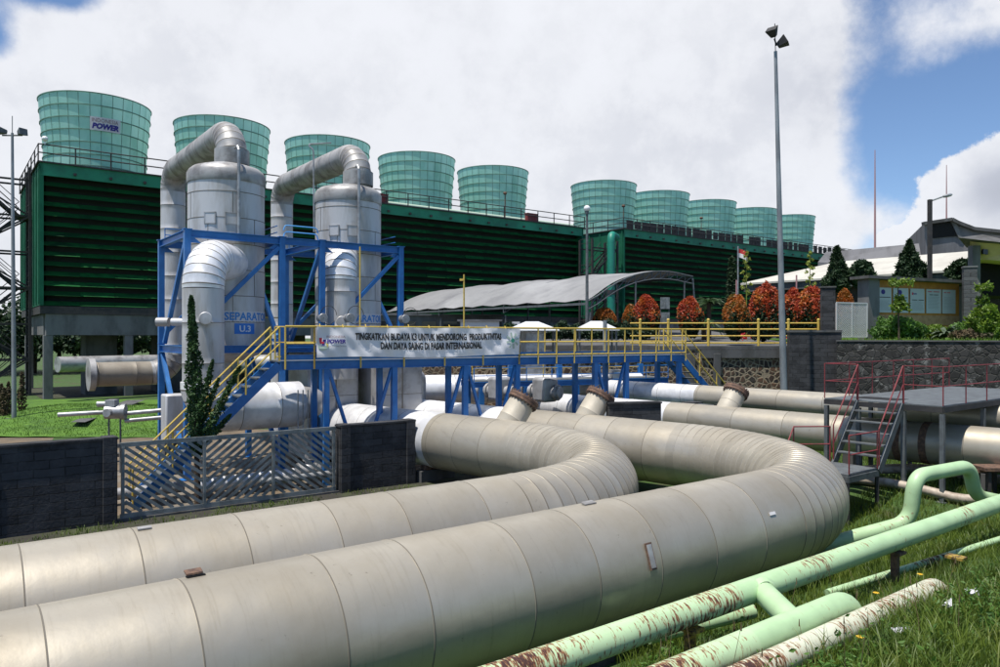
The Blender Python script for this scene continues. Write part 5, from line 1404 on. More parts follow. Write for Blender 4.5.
def globe_lamp(label,px,Y,ytop,z0):
    x=X(px,Y); zt=HC+(HOR-ytop)/F*Y; rt=thing('globe_lamp',label,'lamp post',V(x,Y,z0))
    mb=MB(); mb.tube([V(x,Y,z0),V(x,Y,z0+1.2),V(x,Y,zt-.25)],[.13,.10,.07],12); mb.build('post','grey_steel',rt)
    mb=MB(); mb.tube([V(x,Y,zt-.3),V(x,Y,zt-.12)],.12,12); mb.build('collar','grey_steel',rt)
    mb=MB(); mb.sphere(V(x,Y,zt),.19,seg=18); mb.build('globe','lamp_glass',rt)
globe_lamp('tall grey lamp post with a white globe by the canopy end',587,43.,208.5,4.0)
rt=thing('hydrant_pole','thin yellow pole with a small box on top in front of the canopy','pole',V(X(464,42),42,4.0))
x=X(464,42)
mb=MB(); mb.tube([V(x,42,3.9),V(x,42,8.05)],.045,8); mb.build('post','yellow_paint',rt)
mb=MB(); mb.box((x-.12,42,7.75),(.25,.1,.12)); mb.build('alarm_box','yellow_paint',rt,smooth=False)
# yellow terrace fence
yf=thing('guard_fence','yellow tube guard fence along the top of the stone wall','fence',V(7,36.5,4.05))
yx=[X(p,36.5) for p in (640,668,708,758,788,818)]
for x in yx:
    mb=MB(); mb.tube([V(x,36.45,3.95),V(x,36.45,5.32)],.065,10); mb.sphere(V(x,36.45,5.34),.075,seg=10); mb.build('post','yellow_paint',yf)
for z in (4.2,4.55,4.88,5.18):
    mb=MB(); mb.tube([V(yx[0]-.5,36.45,z),V(15.6,36.45,z)],.035,8); mb.build('rail','yellow_paint',yf)
# tall mast
def pole_mast(label,p,top,r0,r1,heads):
    rt=thing('light_mast',label,'light mast',p); p=Vector(p); top=Vector(top)
    mb=MB(); mb.tube([p,p+(top-p)*.5,top],[r0,(r0+r1)/2,r1],16); mb.build('pole','pole_steel',rt)
    return rt
m=pole_mast('tall grey floodlight mast leaning slightly in front of the stone wall',V(12.33,32,0),V(X(775.5,32),32,16.85),.165,.07,[])
t=V(X(775.5,32),32,16.85)
mb=MB(); mb.tube([t,t+V(-.03,0,1.2)],.02,6); mb.tube([t+V(.05,0,.25),t+V(-.05,0,.55)],.035,8); mb.build('spike','dark_steel',m)
def floodlight(root,c,face,s=.22,m='dark_steel'):
    face=Vector(face).normalized(); u=face.cross(UP).normalized(); w=u.cross(face)
    mb=MB(); a=[c+face*s+u*x*s+w*y*s*.8 for x,y in ((-1,-1),(1,-1),(1,1),(-1,1))]; b=[c-face*s*.6+u*x*s*.45+w*y*s*.4 for x,y in ((-1,-1),(1,-1),(1,1),(-1,1))]
    mb.add(a+b,[(0,1,2,3),(7,6,5,4),(0,4,5,1),(1,5,6,2),(2,6,7,3),(3,7,4,0)]); return mb.build('floodlight',m,root,smooth=False,bevel=.02)
floodlight(m,t+V(-.12,-.05,.75),(-.4,-.4,.6),.24); floodlight(m,t+V(.22,-.05,.32),(.8,-.4,.5),.26)
ml=pole_mast('slim pale light mast with twin floodlights on the left lawn',V(X(14.2,37),37,.3),V(X(12.3,37),37,14.7),.115,.06,[])
t=V(X(12.3,37),37,14.7)
mb=MB(); mb.tube([t-V(0,0,.2),t+UP*.85],.02,6); mb.tube([t+V(-.5,0,-.12),t+V(.5,0,-.12)],.04,8); mb.build('cross_arm','grey_steel',ml)
floodlight(ml,t+V(-.42,0,.08),(-.7,-.3,.1),.22,'grey_steel'); floodlight(ml,t+V(.42,0,.02),(.7,-.3,.1),.22,'grey_steel')
mb=MB(); mb.box((t.x+.09,37,.2),(.6,.6,.5)); mb.build('footing','dark_concrete',ml,smooth=False)
# street lamp at the right
sl=thing('street_lamp','dark square street lamp post with one arm by the notice board','street lamp',V(X(929.5,42),42,4.4))
x=X(929.8,42)
mb=MB(); mb.box((x,42,8.3),(.19,.19,8.0)); mb.build('post','dark_steel',sl,smooth=False)
mb=MB(); mb.tube([V(x,42,12.2),V(x+.5,42,12.38),V(x+.85,42,12.5)],.045,8); mb.build('arm','pole_steel',sl)
mb=MB(); mb.lathe(V(x+.75,42,12.47),[(.01,0),(.07,.02),(.1,.2),(.09,.45),(.01,.56)],12,axis=V(.97,0,.22)); mb.build('lamp_head','pale_steel',sl)
# far masts
for px,ytop,ybot,Y,l in ((875,150,262,120,'thin red and white radio mast far behind the cypress trees'),(946.5,165,222,140,'thin radio mast above the dark roof at the far right')):
    x=X(px,Y); zt=HC+(HOR-ytop)/F*Y; mb=MB(); 
    mb.tube([V(x,Y,0),V(x,Y,zt*.7),V(x,Y,zt)],[.22,.16,.06],8)
    tag(mb.build('radio_mast','pink_pole'),l,'mast')
# flag
fl=thing('flag_pole','thin flagpole with a small red and white flag','flagpole',V(X(738,44),44,4.3))
x=X(738,44); 
mb=MB(); mb.tube([V(x,44,4.2),V(x+.0,44,9.9)],.04,8); mb.build('pole','pale_steel',fl)
for k,(mm,z0) in enumerate((('flag_red',9.5),('flag_white',9.24))):
    mb=MB(); vs=[];
    for j in range(2):
        for i in range(9): f=i/8; vs.append(V(x+.03+.52*f,44+.07*math.sin(f*6),z0+.26*j-.3*f*f))
    mb.add(vs,[(i,i+1,10+i,9+i) for i in range(8)]); mb.add([v+V(0,.012,0) for v in vs],[(i,i+1,10+i,9+i) for i in range(8)]); mb.build('flag_stripe',mm,fl)
for px,yt,yb,l in ((736.5,280,318,'short pink pole standing behind the round red shrub'),(796.5,275,320,'short pale pole behind the red shrubs')):
    x=X(px,43); mb=MB(); mb.tube([V(x,43,4.2),V(x,43,HC+(HOR-yt)/F*43)],.045,8); tag(mb.build('marker_pole','pink_pole'),l,'pole')

# ================================================================== NOTICE BOARD AND LATTICE GATE
NBa=V(X(872,38.5),38.5,0); nbd=V(.93,.37,0).normalized(); nbn=V(-nbd.y,nbd.x,0)
def nb(u,v,w=0.): return NBa+nbd*u+UP*(4.42+v)-nbn*w
def nbu(px): u=(px-500)/F; return (u*NBa.y-NBa.x)/(nbd.x-u*nbd.y)
NL=nbu(958)
nt_=thing('notice_board','roofed orange notice board with five white panels on the right terrace','notice board',NBa+UP*4.4)
mb=MB(); mb.obox(nb(NL/2,1.85),nbd*NL/2,nbn*.06,UP*1.2); mb.build('back_panel','board_orange',nt_,smooth=False)
mb=MB(); mb.obox(nb(NL/2,.98,.07),nbd*NL/2,nbn*.02,UP*.26); mb.build('lower_band','board_wood',nt_,smooth=False)
mb=MB(); mb.obox(nb(-.35,1.48,.1),nbd*.37,nbn*.35,UP*1.62); mb.build('end_pier','concrete',nt_,smooth=False)
mb=MB(); mb.obox(nb(NL+.2,1.35,.1),nbd*.2,nbn*.3,UP*1.5); mb.build('end_pier','concrete',nt_,smooth=False)
mb=MB(); mb.prism([nb(-1.0,3.06,.7),nb(NL+.65,3.0,.7),nb(NL+.65,3.0,-.5),nb(-1.0,3.06,-.5)],UP*.15); mb.build('roof','dark_concrete',nt_,smooth=False)
edges=[(875,889.5),(891.5,906.5),(908.5,922.5),(924.5,939),(940.5,953.5)]
for k,(a,b) in enumerate(edges):
    ua,ub_=nbu(a),nbu(b); v0,v1=1.36,2.66; w=ub_-ua; h=v1-v0
    mb=MB(); mb.obox(nb((ua+ub_)/2,(v0+v1)/2,.1),nbd*w/2,nbn*.02,UP*h/2,0)
    f=lambda u,v: nb(ua+u*w,v0+v*h,.127)
    def txt(s,ww,hh,u,v,mi,bd=.02): put_text(mb,s,ww,hh,f,u,v,mi,bd)
    if k<2:
        blob(mb,[(.42+.14*math.cos(t),.83+.1*math.sin(t)) for t in np.linspace(0,6.28,20)[:-1]],f,1)
        txt('-------',.84,.03,.08,.60,2,.06)
    elif k==2:
        blob(mb,[(.1,.74),(.2,.74),(.2,.84),(.1,.84)],f,3); txt('POWER',.22,.07,.22,.75,1); txt('---- ----',.84,.03,.1,.52,2,.06)
    elif k==3: txt('-- ---',.8,.03,.08,.88,3,.05); txt('---- -----',.6,.03,.2,.75,2,.06)
    else: txt('-- ---',.5,.03,.1,.86,3,.05)
    rr=random.Random(k)
    for i in range(9):
        v=.46-.045*i if k<3 else .66-.058*i
        if v<.06: break
        n=6; 
        txt('- '*rr.randint(9,13),rr.uniform(.6,.8),.016,.12,v,4,.03)
    mb.build('notice_panel',['board_white','ink_navy','ink_black','ink_red','ink_grey'],nt_,smooth=False)
# lattice gate and its dark pillar
rt=thing('gate_pillar','dark square brick pillar left of the white lattice gate','pillar',V(X(829.5,36),36,4.3))
mb=MB(); mb.box((X(829.5,36),36.2,5.6),(.62,.6,2.6),-.3); mb.build('shaft','black_brick',rt,smooth=False)
mb=MB(); mb.box((X(829.5,36),36.2,6.93),(.7,.68,.07),-.3); mb.build('cap','dark_concrete',rt,smooth=False)
lg=thing('lattice_gate','white lattice gate between the dark pillar and the notice board','gate',V(X(852,37),37,4.42))
a=V(X(836.5,37),37,4.5); b=V(X(867,37.8),37.8,4.5); t=(b-a); L=t.length; t.normalize(); H=1.72
mb=MB()
for k in range(3):
    p=a+t*(L*k/2); mb.beam(p,p+UP*H,.06,.06,up=t)
for z in (0,H): mb.beam(a+UP*z,b+UP*z,.05,.06)
mb.build('gate_frame','sign_white',lg,smooth=False)
mb=MB(); st_=.115
for sgn in (1,-1):
    x=-H
    while x<L+H:
        u0,u1=(x,x+H); v0,v1=0.,H
        if sgn<0: v0,v1=H,0.
        if u0<0: v0+= (v1-v0)*(-u0)/H; u0=0
        if u1>L: v1-= (v1-v0)*(u1-L)/max(u1-u0,1e-6); u1=L
        if u1-u0>.04: mb.beam(a+t*u0+UP*v0,a+t*u1+UP*v1,.025,.022)
        x+=st_
mb.build('lattice','sign_white',lg,smooth=False)

# ================================================================== BUILDINGS AT THE RIGHT
hb=thing('long_hall','long low hall with a broad cream roof and a dark wall behind the cypresses','building',V(26,56,4.6))
E1=V(19.5,60.,8.85); E2=V(32.5,44.0,8.85); R1=V(27.6,60.2,10.65); R2=V(38.2,47.5,10.65); E3=V(30.5,70,8.85); E4=V(45,52,8.85)
mb=MB(); vs=[E1,E2,R1,R2,E3,E4]; mb.add(vs+[v-UP*.14 for v in vs],[(0,1,3,2),(0,2,4),(2,3,5,4),(1,5,3),(6,8,9,7),(6,10,8),(8,10,11,9),(7,9,11),(0,6,7,1),(0,4,10,6),(4,5,11,10),(1,7,11,5)]); mb.build('roof','roof_cream',hb,smooth=False)
cc=(E1+E2+E3+E4)/4
def inn(p,f,z): q=cc+(p-cc)*f; return V(q.x,q.y,z)
mb=MB(); q=[inn(E1,.98,8.15),inn(E2,.98,8.15),inn(E4,.98,8.15),inn(E3,.98,8.15)]; mb.prism(q,UP*.52); mb.build('fascia','dark_concrete',hb,smooth=False)
mb=MB(); q=[inn(E1,.86,4.2),inn(E2,.86,4.2),inn(E4,.86,4.2),inn(E3,.86,4.2)]; mb.prism(q,UP*3.94); mb.build('wall','dark_wall',hb,smooth=False)
mb=MB()
for f in (.12,.3,.48,.66,.84):
    p=E1+(E2-E1)*f; p=cc+(p-cc)*.95; mb.box((p.x,p.y,6.2),(.3,.3,4.),-.9)
mb.build('wall_posts','concrete',hb,smooth=False)
# grey concrete hall with monitor roof
gh=thing('concrete_hall','grey concrete hall with a raised roof monitor open at its end','building',V(45,78,4.5))
a=W(818,262,80);b=W(826,252.5,80);c=W(921,243,74);d_=W(1010,243,70)
mb=MB(); base=[W(818,262,80),W(826,252,80),W(918,243.5,74),W(1015,245,66),W(1015,275,66),W(818,275,80)]
mb.prism(base,V(6,14,0)); mb.build('parapet_block','roof_grey',gh,smooth=False)
o=[W(924.5,223,70),W(951,219,70),W(964,226,70),W(982,230.5,70),W(1015,234,70),W(1015,262,70),W(926,262,70)]
mb=MB(); mb.prism(o,V(5,12,0)); mb.build('monitor','roof_grey',gh,smooth=False)
v_=[W(930,224.5,69.95),W(951,221.5,69.95),W(957.5,236,69.95),W(930,238.5,69.95)]
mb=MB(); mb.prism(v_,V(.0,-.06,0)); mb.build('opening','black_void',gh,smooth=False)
mb=MB(); r1=[W(923,223.6,69.8),W(951,219.4,69.8),W(957,222.6,69.8),W(973,228.8,69.8),W(1015,233.4,69.8)]
for p,q in zip(r1,r1[1:]): mb.beam(p,q,.5,.3)
mb.build('roof_edge','dark_concrete',gh,smooth=False)
mb=MB(); mb.prism([W(950,220.5,69.9),W(955.5,222.8,69.9),W(962,238,69.9),W(957.8,237,69.9)],V(0,-.1,0)); mb.build('end_wall','concrete',gh,smooth=False)
# gatehouse
gs=thing('gatehouse','yellow walled gatehouse with a dark flat roof and two small windows at the right edge','building',V(X(995,40),40,4.4))
Yg=40.
mb=MB(); p=[W(958,237.5,Yg),W(983,234.5,Yg),W(1030,238,Yg-2),W(1030,245.5,Yg-2),W(981,242.5,Yg)]
mb.prism(p,V(3.3,4.5,0)); mb.build('roof','dark_concrete',gs,smooth=False)
mb=MB(); p=[W(970,241.5,Yg+.4),W(1030,246.5,Yg-1.6),W(1030,263,Yg-1.6),W(982,259.5,Yg+.4),W(970,259,Yg+.4)]; mb.prism(p,V(2.6,3.6,0)); mb.build('wall','yellow_wall',gs,smooth=False)
for x0,x1,m_ in ((982.5,988,'glass_dark'),(993.5,1003,'glass_dark')):
    mb=MB(); p=[W(x0,249,Yg+.1),W(x1,249.6,Yg-.1),W(x1,254.5,Yg-.1),W(x0,253.8,Yg+.1)]; mb.prism(p,V(0,.12,0)); mb.build('window',m_,gs,smooth=False)
mb=MB(); mb.box((X(976.5,Yg),Yg+.2,6.9),(.42,.42,5.1)); mb.build('column','concrete',gs,smooth=False)
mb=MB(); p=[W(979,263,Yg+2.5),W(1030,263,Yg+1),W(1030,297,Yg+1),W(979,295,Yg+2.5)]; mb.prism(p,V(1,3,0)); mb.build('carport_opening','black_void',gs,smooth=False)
rt=thing('masonry_pillar','grey block pillar between the notice board and the gatehouse','pillar',V(X(969,39.5),39.5,4.4))
mb=MB(); mb.box((X(969.5,39.4),39.4,6.28),(.6,.6,3.8),-.4); mb.build('shaft','grey_brick',rt,smooth=False)
mb=MB(); mb.box((X(969.5,39.4),39.4,8.22),(.66,.66,.08),-.4); mb.build('cap','concrete',rt,smooth=False)

# ================================================================== PLANTS
def leafy(name,label,cat,base,parts,group=None,stem=None):
    rt=thing(name,label,cat,base,0,group)
    for nm,m,P,size,up in parts:
        mb=MB(); leaf_cloud(mb,P,size,0,0.,up); mb.build(nm,m,rt,smooth=False)
    if stem:
        mb=MB(); mb.tube(*stem); mb.build('stem','bark',rt)
    return rt
def red_shrub(label,px,Y,ytop,ybot,wpx,seed,red='leaf_red',frac=.48):
    x=X(px,Y); zt=HC+(HOR-ytop)/F*Y; zb=max(4.15,HC+(HOR-ybot)/F*Y); w=wpx/F*Y/2; h=(zt-zb)
    c=np.array([x,Y,zb+h*.46]); n=5200
    P=ellipsoid_pts(n,c,w*1.0,w*1.0,h*.55,.7,.10,seed)
    r=np.random.default_rng(seed)
    # egg: narrower at the top
    f=(P[:,2]-zb)/h; k=np.where(f>.45,1-.22*np.clip((f-.45)/.55,0,1)**1.5,1.)
    P[:,0]=x+(P[:,0]-x)*k; P[:,1]=Y+(P[:,1]-Y)*k
    f=(P[:,2]-zb)/h+r.normal(size=n)*.16+.12*np.sin(P[:,0]*9+seed)
    red_=f>(1-frac)
    g=P[~red_]; rd=P[red_]
    core=ellipsoid_pts(900,[x,Y,zb+h*.42],w*.72,w*.72,h*.42,.3,.1,seed+50)
    leafy('red_shrub',label,'shrub',V(x,Y,zb-.1),[('green_foliage','leaf_dark',np.vstack([g,core]),.085,.3),('red_foliage',red,rd,.085,.5)],'clipped red leaved shrubs on the terrace',([V(x,Y,zb-.2),V(x,Y,zb+h*.5)],[.07,.04],8))
red_shrub('low orange green shrub left of the globe lamp base by the canopy',604,46,308,334,22,1,'leaf_orange',.5)
red_shrub('small mostly green shrub beside the pointed red one',631,45,305,333,17,2,'leaf_orange',.42)
red_shrub('pointed bright red shrub in front of the grey two panel sign',647,44,297,334,26,3,'leaf_red',.55)
red_shrub('round orange red shrub alone left of the palm',690,42,297,333,25,4,'leaf_red',.52)
red_shrub('egg shaped orange shrub beside the flagpole, nearest to the fence',736.5,38,296,337,26,5,'leaf_orange',.5)
red_shrub('largest red shrub left of the tall floodlight mast',765,40,286,337,33,6,'leaf_red',.5)
red_shrub('red shrub half hidden just right of the tall mast',792,42.5,289,333,23,7,'leaf_red',.52)
red_shrub('broad red shrub next to the dark gate pillar',812,40,288,337,33,8,'leaf_red',.5)
red_shrub('little red topped shrub behind the white lattice gate',845.5,41,291,325,17,9,'leaf_orange',.7)
def conifer(label,px,Y,ytop,ybot,wpx,seed,kind='conifer_tree',cone=.95,lean=0.,m='leaf_conifer',n=4200,size=.17,group=None,rnd=False):
    x=X(px,Y); zt=HC+(HOR-ytop)/F*Y; zb=HC+(HOR-ybot)/F*Y; h=zt-zb; w=wpx/F*Y/2
    r=np.random.default_rng(seed); f=r.uniform(0,1,n)**1.15
    prof=(1-f)**cone*np.minimum(1,(f+.06)*6) if not rnd else np.sqrt(np.clip(1-(2*f-1)**2,0,1))
    a=r.uniform(0,2*math.pi,n); lum=1+.22*np.sin(a*3+f*9+seed)+.15*np.sin(a*5-f*17)
    rad=w*prof*lum*(.45+.55*r.uniform(size=n)**.4)
    P=np.stack([x+rad*np.cos(a)+lean*f*h,Y+rad*np.sin(a),zb+f*h],1)
    rt=leafy(kind,label,'tree',V(x,Y,zb-.2),[('crown',m,P,size,.2)],group)
    mb=MB(); mb.tube([V(x,Y,min(zb-.3,4.2)),V(x+lean*h*.8,Y,zb+h*.85)],[.1*w/1.+.05,.02],8); mb.build('trunk','bark',rt)
    return rt
conifer('dark pointed conifer left of the two behind the notice board',837,46,247,291,27,11)
conifer('larger dark pointed conifer behind the notice board roof',909.5,46,241,288,38,12)
conifer('small rounded dark bush tree between the two conifers',861.5,45.5,261,287,21,13,'bush_tree',rnd=True,n=1800)
conifer('dark rounded bush tree right of the street lamp',962,46,260,284,24,14,'bush_tree',rnd=True,n=1800)
conifer('dark slim conifer behind the small flag',732,48,258,325,11,15,n=1600,cone=.4)
# italian cypress with side arms, in the yard before the stair
cx_=X(198,19.55); Yc=19.55
rt=thing('cypress_tree','ragged dark green columnar cypress growing in front of the yellow stair rail','tree',V(cx_,Yc,0))
def plume(base,tip,w,n,seed):
    r=np.random.default_rng(seed); f=r.uniform(0,1,n); base=np.array(base); tip=np.array(tip)
    prof=(np.minimum(1,(f+.12)*3.2)*(1-f)**.62+.03); a=r.uniform(0,6.283,n)
    lum=1+.35*np.sin(f*23+seed)*np.sin(a*2+f*11)+.25*np.sin(a*3-f*31)
    rad=w*prof*lum*(.3+.7*r.uniform(size=n)**.5)
    P=base+(tip-base)*f[:,None]; P[:,0]+=rad*np.cos(a); P[:,1]+=rad*np.sin(a); return P
Pc=np.vstack([plume(W(198,455,Yc),W(191,296,Yc),.27,4600,1),plume(W(203,440,Yc),W(240,366,Yc-.2),.15,1000,2),plume(W(206,442,Yc),W(231,414,Yc),.13,500,3),plume(W(196,425,Yc),W(213,360,Yc),.15,700,4),plume(W(202,420,Yc),W(219,378,Yc),.12,500,5)])
mb=MB(); leaf_cloud(mb,Pc,.052,0,0.,1.3); mb.build('crown','leaf_cypress',rt,smooth=False)
mb=MB(); mb.tube([V(cx_,Yc,0),W(196,420,Yc),W(192,330,Yc)],[.09,.06,.02],8); mb.build('trunk','bark',rt)
# dry columns of low shrubs at the far left
for k,(px,yt,yb,Y) in enumerate(((1.5,384,416,39),(8.5,382,417,38.5),(22,372,412,39.5),(4.5,388,419,37.8))):
    x=X(px,Y); z0=HC+(HOR-yb)/F*Y; z1=HC+(HOR-yt)/F*Y; P=plume((x,Y,z0),(x,Y,z1),.24,700,k+20)
    leafy('dry_shrub',('thin brown shrub column at the left edge of the lawn, outermost','brown shrub column left of the light mast foot','tallest brown shrub column right of the light mast','short brown shrub nearest the black wall')[k],'shrub',V(x,Y,0),[('foliage','leaf_brown',P,.07,.6)],'dry shrubs round the left light mast',([V(x,Y,0),V(x,Y,z1-.2)],.03,6))
# trees behind the left tower and seen beneath it
def broad_tree(label,x,Y,z0,h,w,seed,n=5200,m='leaf_dark',size=.35):
    P=np.vstack([ellipsoid_pts(n//6,[x+w*.5*math.cos(k*1.1+seed),Y+w*.5*math.sin(k*1.1+seed),z0+h*(.5+.09*(k%4))],w*.42,w*.42,h*.2,.35,.25,seed*7+k) for k in range(6)])
    rt=leafy('broadleaf_tree',label,'tree',V(x,Y,z0),[('crown',m,P,size,.2)],'trees beyond the left tower')
    mb=MB(); mb.tube([V(x,Y,z0-.3),V(x+.2,Y,z0+h*.4),V(x,Y,z0+h*.62)],[.3,.22,.08],8)
    for k in range(4): a=k*1.6+seed; mb.tube([V(x+.1,Y,z0+h*.36),V(x+w*.4*math.cos(a),Y+w*.4*math.sin(a),z0+h*.58)],[.13,.05],6)
    mb.build('trunk','bark',rt)
for k,(px,Y,h,w) in enumerate(((-10,88,9.5,7),(12,95,10,8),(34,92,7.6,9),(58,94,7.4,9),(80,96,7.5,9),(118,98,7.8,10),(150,100,7.6,10))):
    broad_tree(('broad dark tree at the far left behind the stair tower','dark tree showing through the steps of the left stair tower','low bushy tree in the first opening under the left tower','low bushy tree filling the first opening under the left tower, its right half','small tree behind the first dark shaft under the tower','low tree in the second opening under the left tower','low tree by the foot of the grey down pipe under the tower')[k],X(px,Y),Y,0,h,w,k+3,2600)
# palm
def palm(label,px,Y,ytop,z0,n,seed):
    x=X(px,Y); zc=HC+(HOR-ytop)/F*Y; rt=thing('palm',label,'palm',V(x,Y,z0)); r=random.Random(seed)
    mb=MB(); mb.tube([V(x,Y,z0),V(x,Y,zc-.4)],[.14,.12],10); mb.build('trunk','bark',rt)
    mb=MB()
    for k in range(n):
        a=2*math.pi*k/n+r.uniform(-.2,.2); el=r.uniform(.1,1.1); L=r.uniform(1.0,1.4); dirv=V(math.cos(a),math.sin(a),0); s=V(-math.sin(a),math.cos(a),0)
        pr=None
        for i in range(15):
            t=i/14; p=V(x,Y,zc-.45)+dirv*L*t*math.cos(el*.6)+UP*(L*math.sin(el)*t-.95*t*t*L*.8)
            if pr is not None:
                ll=.34*math.sin(min(1,t*1.15)*math.pi*.9+.15)
                for sg in (-1,1):
                    q=p+s*sg*ll+dirv*.12-UP*.12*ll*2; mb.add([pr,p,q],[(0,1,2)])
            pr=p
    mb.build('fronds','palm_leaf',rt,smooth=False)
palm('small green palm between the round orange shrub and the flag',709,45,296,4.4,22,1)
palm('low palm tuft behind the walkway stairs near the round orange shrub',704,43.5,316,4.3,16,4)
def bloom_stalk(label,px,Y,yt,yb,seed):
    x=X(px,Y); z1=HC+(HOR-yt)/F*Y; z0=4.3; rt=thing('bloom_stalk',label,'plant',V(x,Y,z0)); r=random.Random(seed)
    mb=MB(); mb.tube([V(x,Y,z0),V(x,Y,z1)],[.04,.015],6); mb.build('stem','bloom',rt)
    P=[]
    for k in range(16):
        f=.45+.55*k/16; z=z0+(z1-z0)*f; a=k*2.4; L=.5*(1.15-f)
        for j in range(14): P.append([x+math.cos(a)*L*r.uniform(.6,1.1)+r.gauss(0,.05),Y+math.sin(a)*L+r.gauss(0,.05),z+r.gauss(0,.05)])
    mb=MB(); leaf_cloud(mb,np.array(P),.09,0,0,.3); mb.build('blossom','bloom',rt,smooth=False)
bloom_stalk('tall yellow green bloom stalk right of the small flag',746.5,43.5,250,300,1)
bloom_stalk('yellow green bloom stalk above the broad red shrub',810,44,250,296,2)
# planting in front of the notice board
def bush(label,px,Y,ytop,ybot,wpx,m,seed,n=2200,size=.10,name='bush'):
    x=X(px,Y); z1=HC+(HOR-ytop)/F*Y; z0=4.42; h=z1-z0; w=wpx/F*Y/2
    P=ellipsoid_pts(n,[x,Y,z0+h*.42],w,w*.8,h*.58,.35,.25,seed); P=P[P[:,2]>z0]
    leafy(name,label,'bush',V(x,Y,z0),[('foliage',m,P,size,.5)],None,([V(x,Y,z0-.1),V(x,Y,z0+h*.4)],.04,6))
bush('broad mid green bush in front of the first notice panels',901,35.5,315,338,46,'leaf_mid',1,3200)
bush('low lime green bush in front of the right notice panels',930,35.8,324,338,34,'leaf_lime',2,1600,.09)
bush('lime green bush at the left foot of the notice board',884,36.2,318,337,16,'leaf_mid',3,900)
bush('dense low green bush right of the spiky plant',966,35.2,324,338,26,'leaf_mid',4,1500)
bush('bright lime leaved shrub near the right edge of the terrace',987,34.0,306,337,30,'leaf_lime',5,2200,.13)
bush('dark green bush at the right end of the terrace lawn',1004,35,318,338,24,'leaf_mid',6,1600)
bush('dark brown low bush under the lime shrub',968,33.2,331,339.5,30,'leaf_brown',8,900,.09)
def tier_tree(label,px,Y,tiers,seed):
    x=X(px,Y); rt=thing('sapling',label,'tree',V(x,Y,4.42)); r=np.random.default_rng(seed)
    zt=HC+(HOR-tiers[0][0])/F*Y; mb=MB(); mb.tube([V(x,Y,4.3),V(x-.05,Y,zt)],[.05,.02],8)
    P=[]
    for y,wd_ in tiers:
        z=HC+(HOR-y)/F*Y; w=wd_/F*Y/2; n=int(330*max(w,.4)); a=r.uniform(0,6.28,n); rr=w*r.uniform(.1,1,n)**.6
        P.append(np.stack([x+rr*np.cos(a)+.15*w,Y+rr*np.sin(a)*.8,z+r.normal(0,.08,n)+.05*np.sin(a*3)],1))
        for k in range(5): q=V(x+w*.8*math.cos(k*1.3),Y+w*.8*math.sin(k*1.3)*.8,z); mb.tube([V(x,Y,z-.15),q],.012,5)
    mb.build('trunk','bark',rt); mb=MB(); leaf_cloud(mb,np.vstack(P),.10,0,.3,.5); mb.build('foliage','leaf_lime',rt,smooth=False)
tier_tree('slender sapling with flat lime leaf tiers in front of the notice board',899,34.6,((282.5,24),(299,9),(304,12),(308,20)),1)
tier_tree('slender lime leaved sapling before the gatehouse column',982,34.2,((287.5,18),(300,12),(310,16)),2)
# agave
ag=thing('agave_plant','dark spiky rosette plant in front of the right notice panels','plant',V(X(946,34.8),34.8,4.42))
mb=MB(); r=random.Random(2); bx_,by_=X(946,34.8),34.8
for k in range(30):
    a=2*math.pi*k/30*3.1; el=r.uniform(.15,1.2); L=r.uniform(1.0,1.6); dv=V(math.cos(a),math.sin(a),0); s=V(-math.sin(a),math.cos(a),0)
    pts=[V(bx_,by_,4.5)+dv*L*t*math.cos(el)+UP*(L*math.sin(el)*t-.55*t*t*L) for t in (0,.25,.5,.75,1.)]; ws=[.05,.085,.08,.05,.005]
    vs=[p+s*w for p,w in zip(pts,ws)]+[p-s*w for p,w in zip(pts,ws)]
    mb.add(vs,[(i,i+1,6+i,5+i) for i in range(4)])
mb.build('leaves','agave_leaf',ag,smooth=False)
for k,px in enumerate((800,792,745,817)):
    x=X(px,37.2); P=np.random.default_rng(k).normal(size=(60,3))*[.12,.1,.08]+[x,37.2,4.5]
    leafy('red_flowers',('clump of red flowers under the fence right of the mast','small clump of red flowers beside the mast','clump of red flowers at the foot of the egg shaped shrub','clump of red flowers left of the dark gate pillar')[k],'flowers',V(x,37.2,4.1),[('petals','flower_red',P,.07,.5)])

for k in range(9):
    bush(('dark low bush at the terrace edge behind the banner end','dark bush behind the left white shelter, left half','dark bush behind the left white shelter, right half','dark bush between the two white shelters','dark bush right under the globe lamp','dark bush behind the right white shelter','dark bush at the back of the walkway rail, under the orange shrub','dark bush below the small green shrub','dark bush below the pointed red shrub')[k],512+16*k,37.6,323.5+(k%3),346,24,'leaf_dark',k+30,1100,.10,'dark_bush')
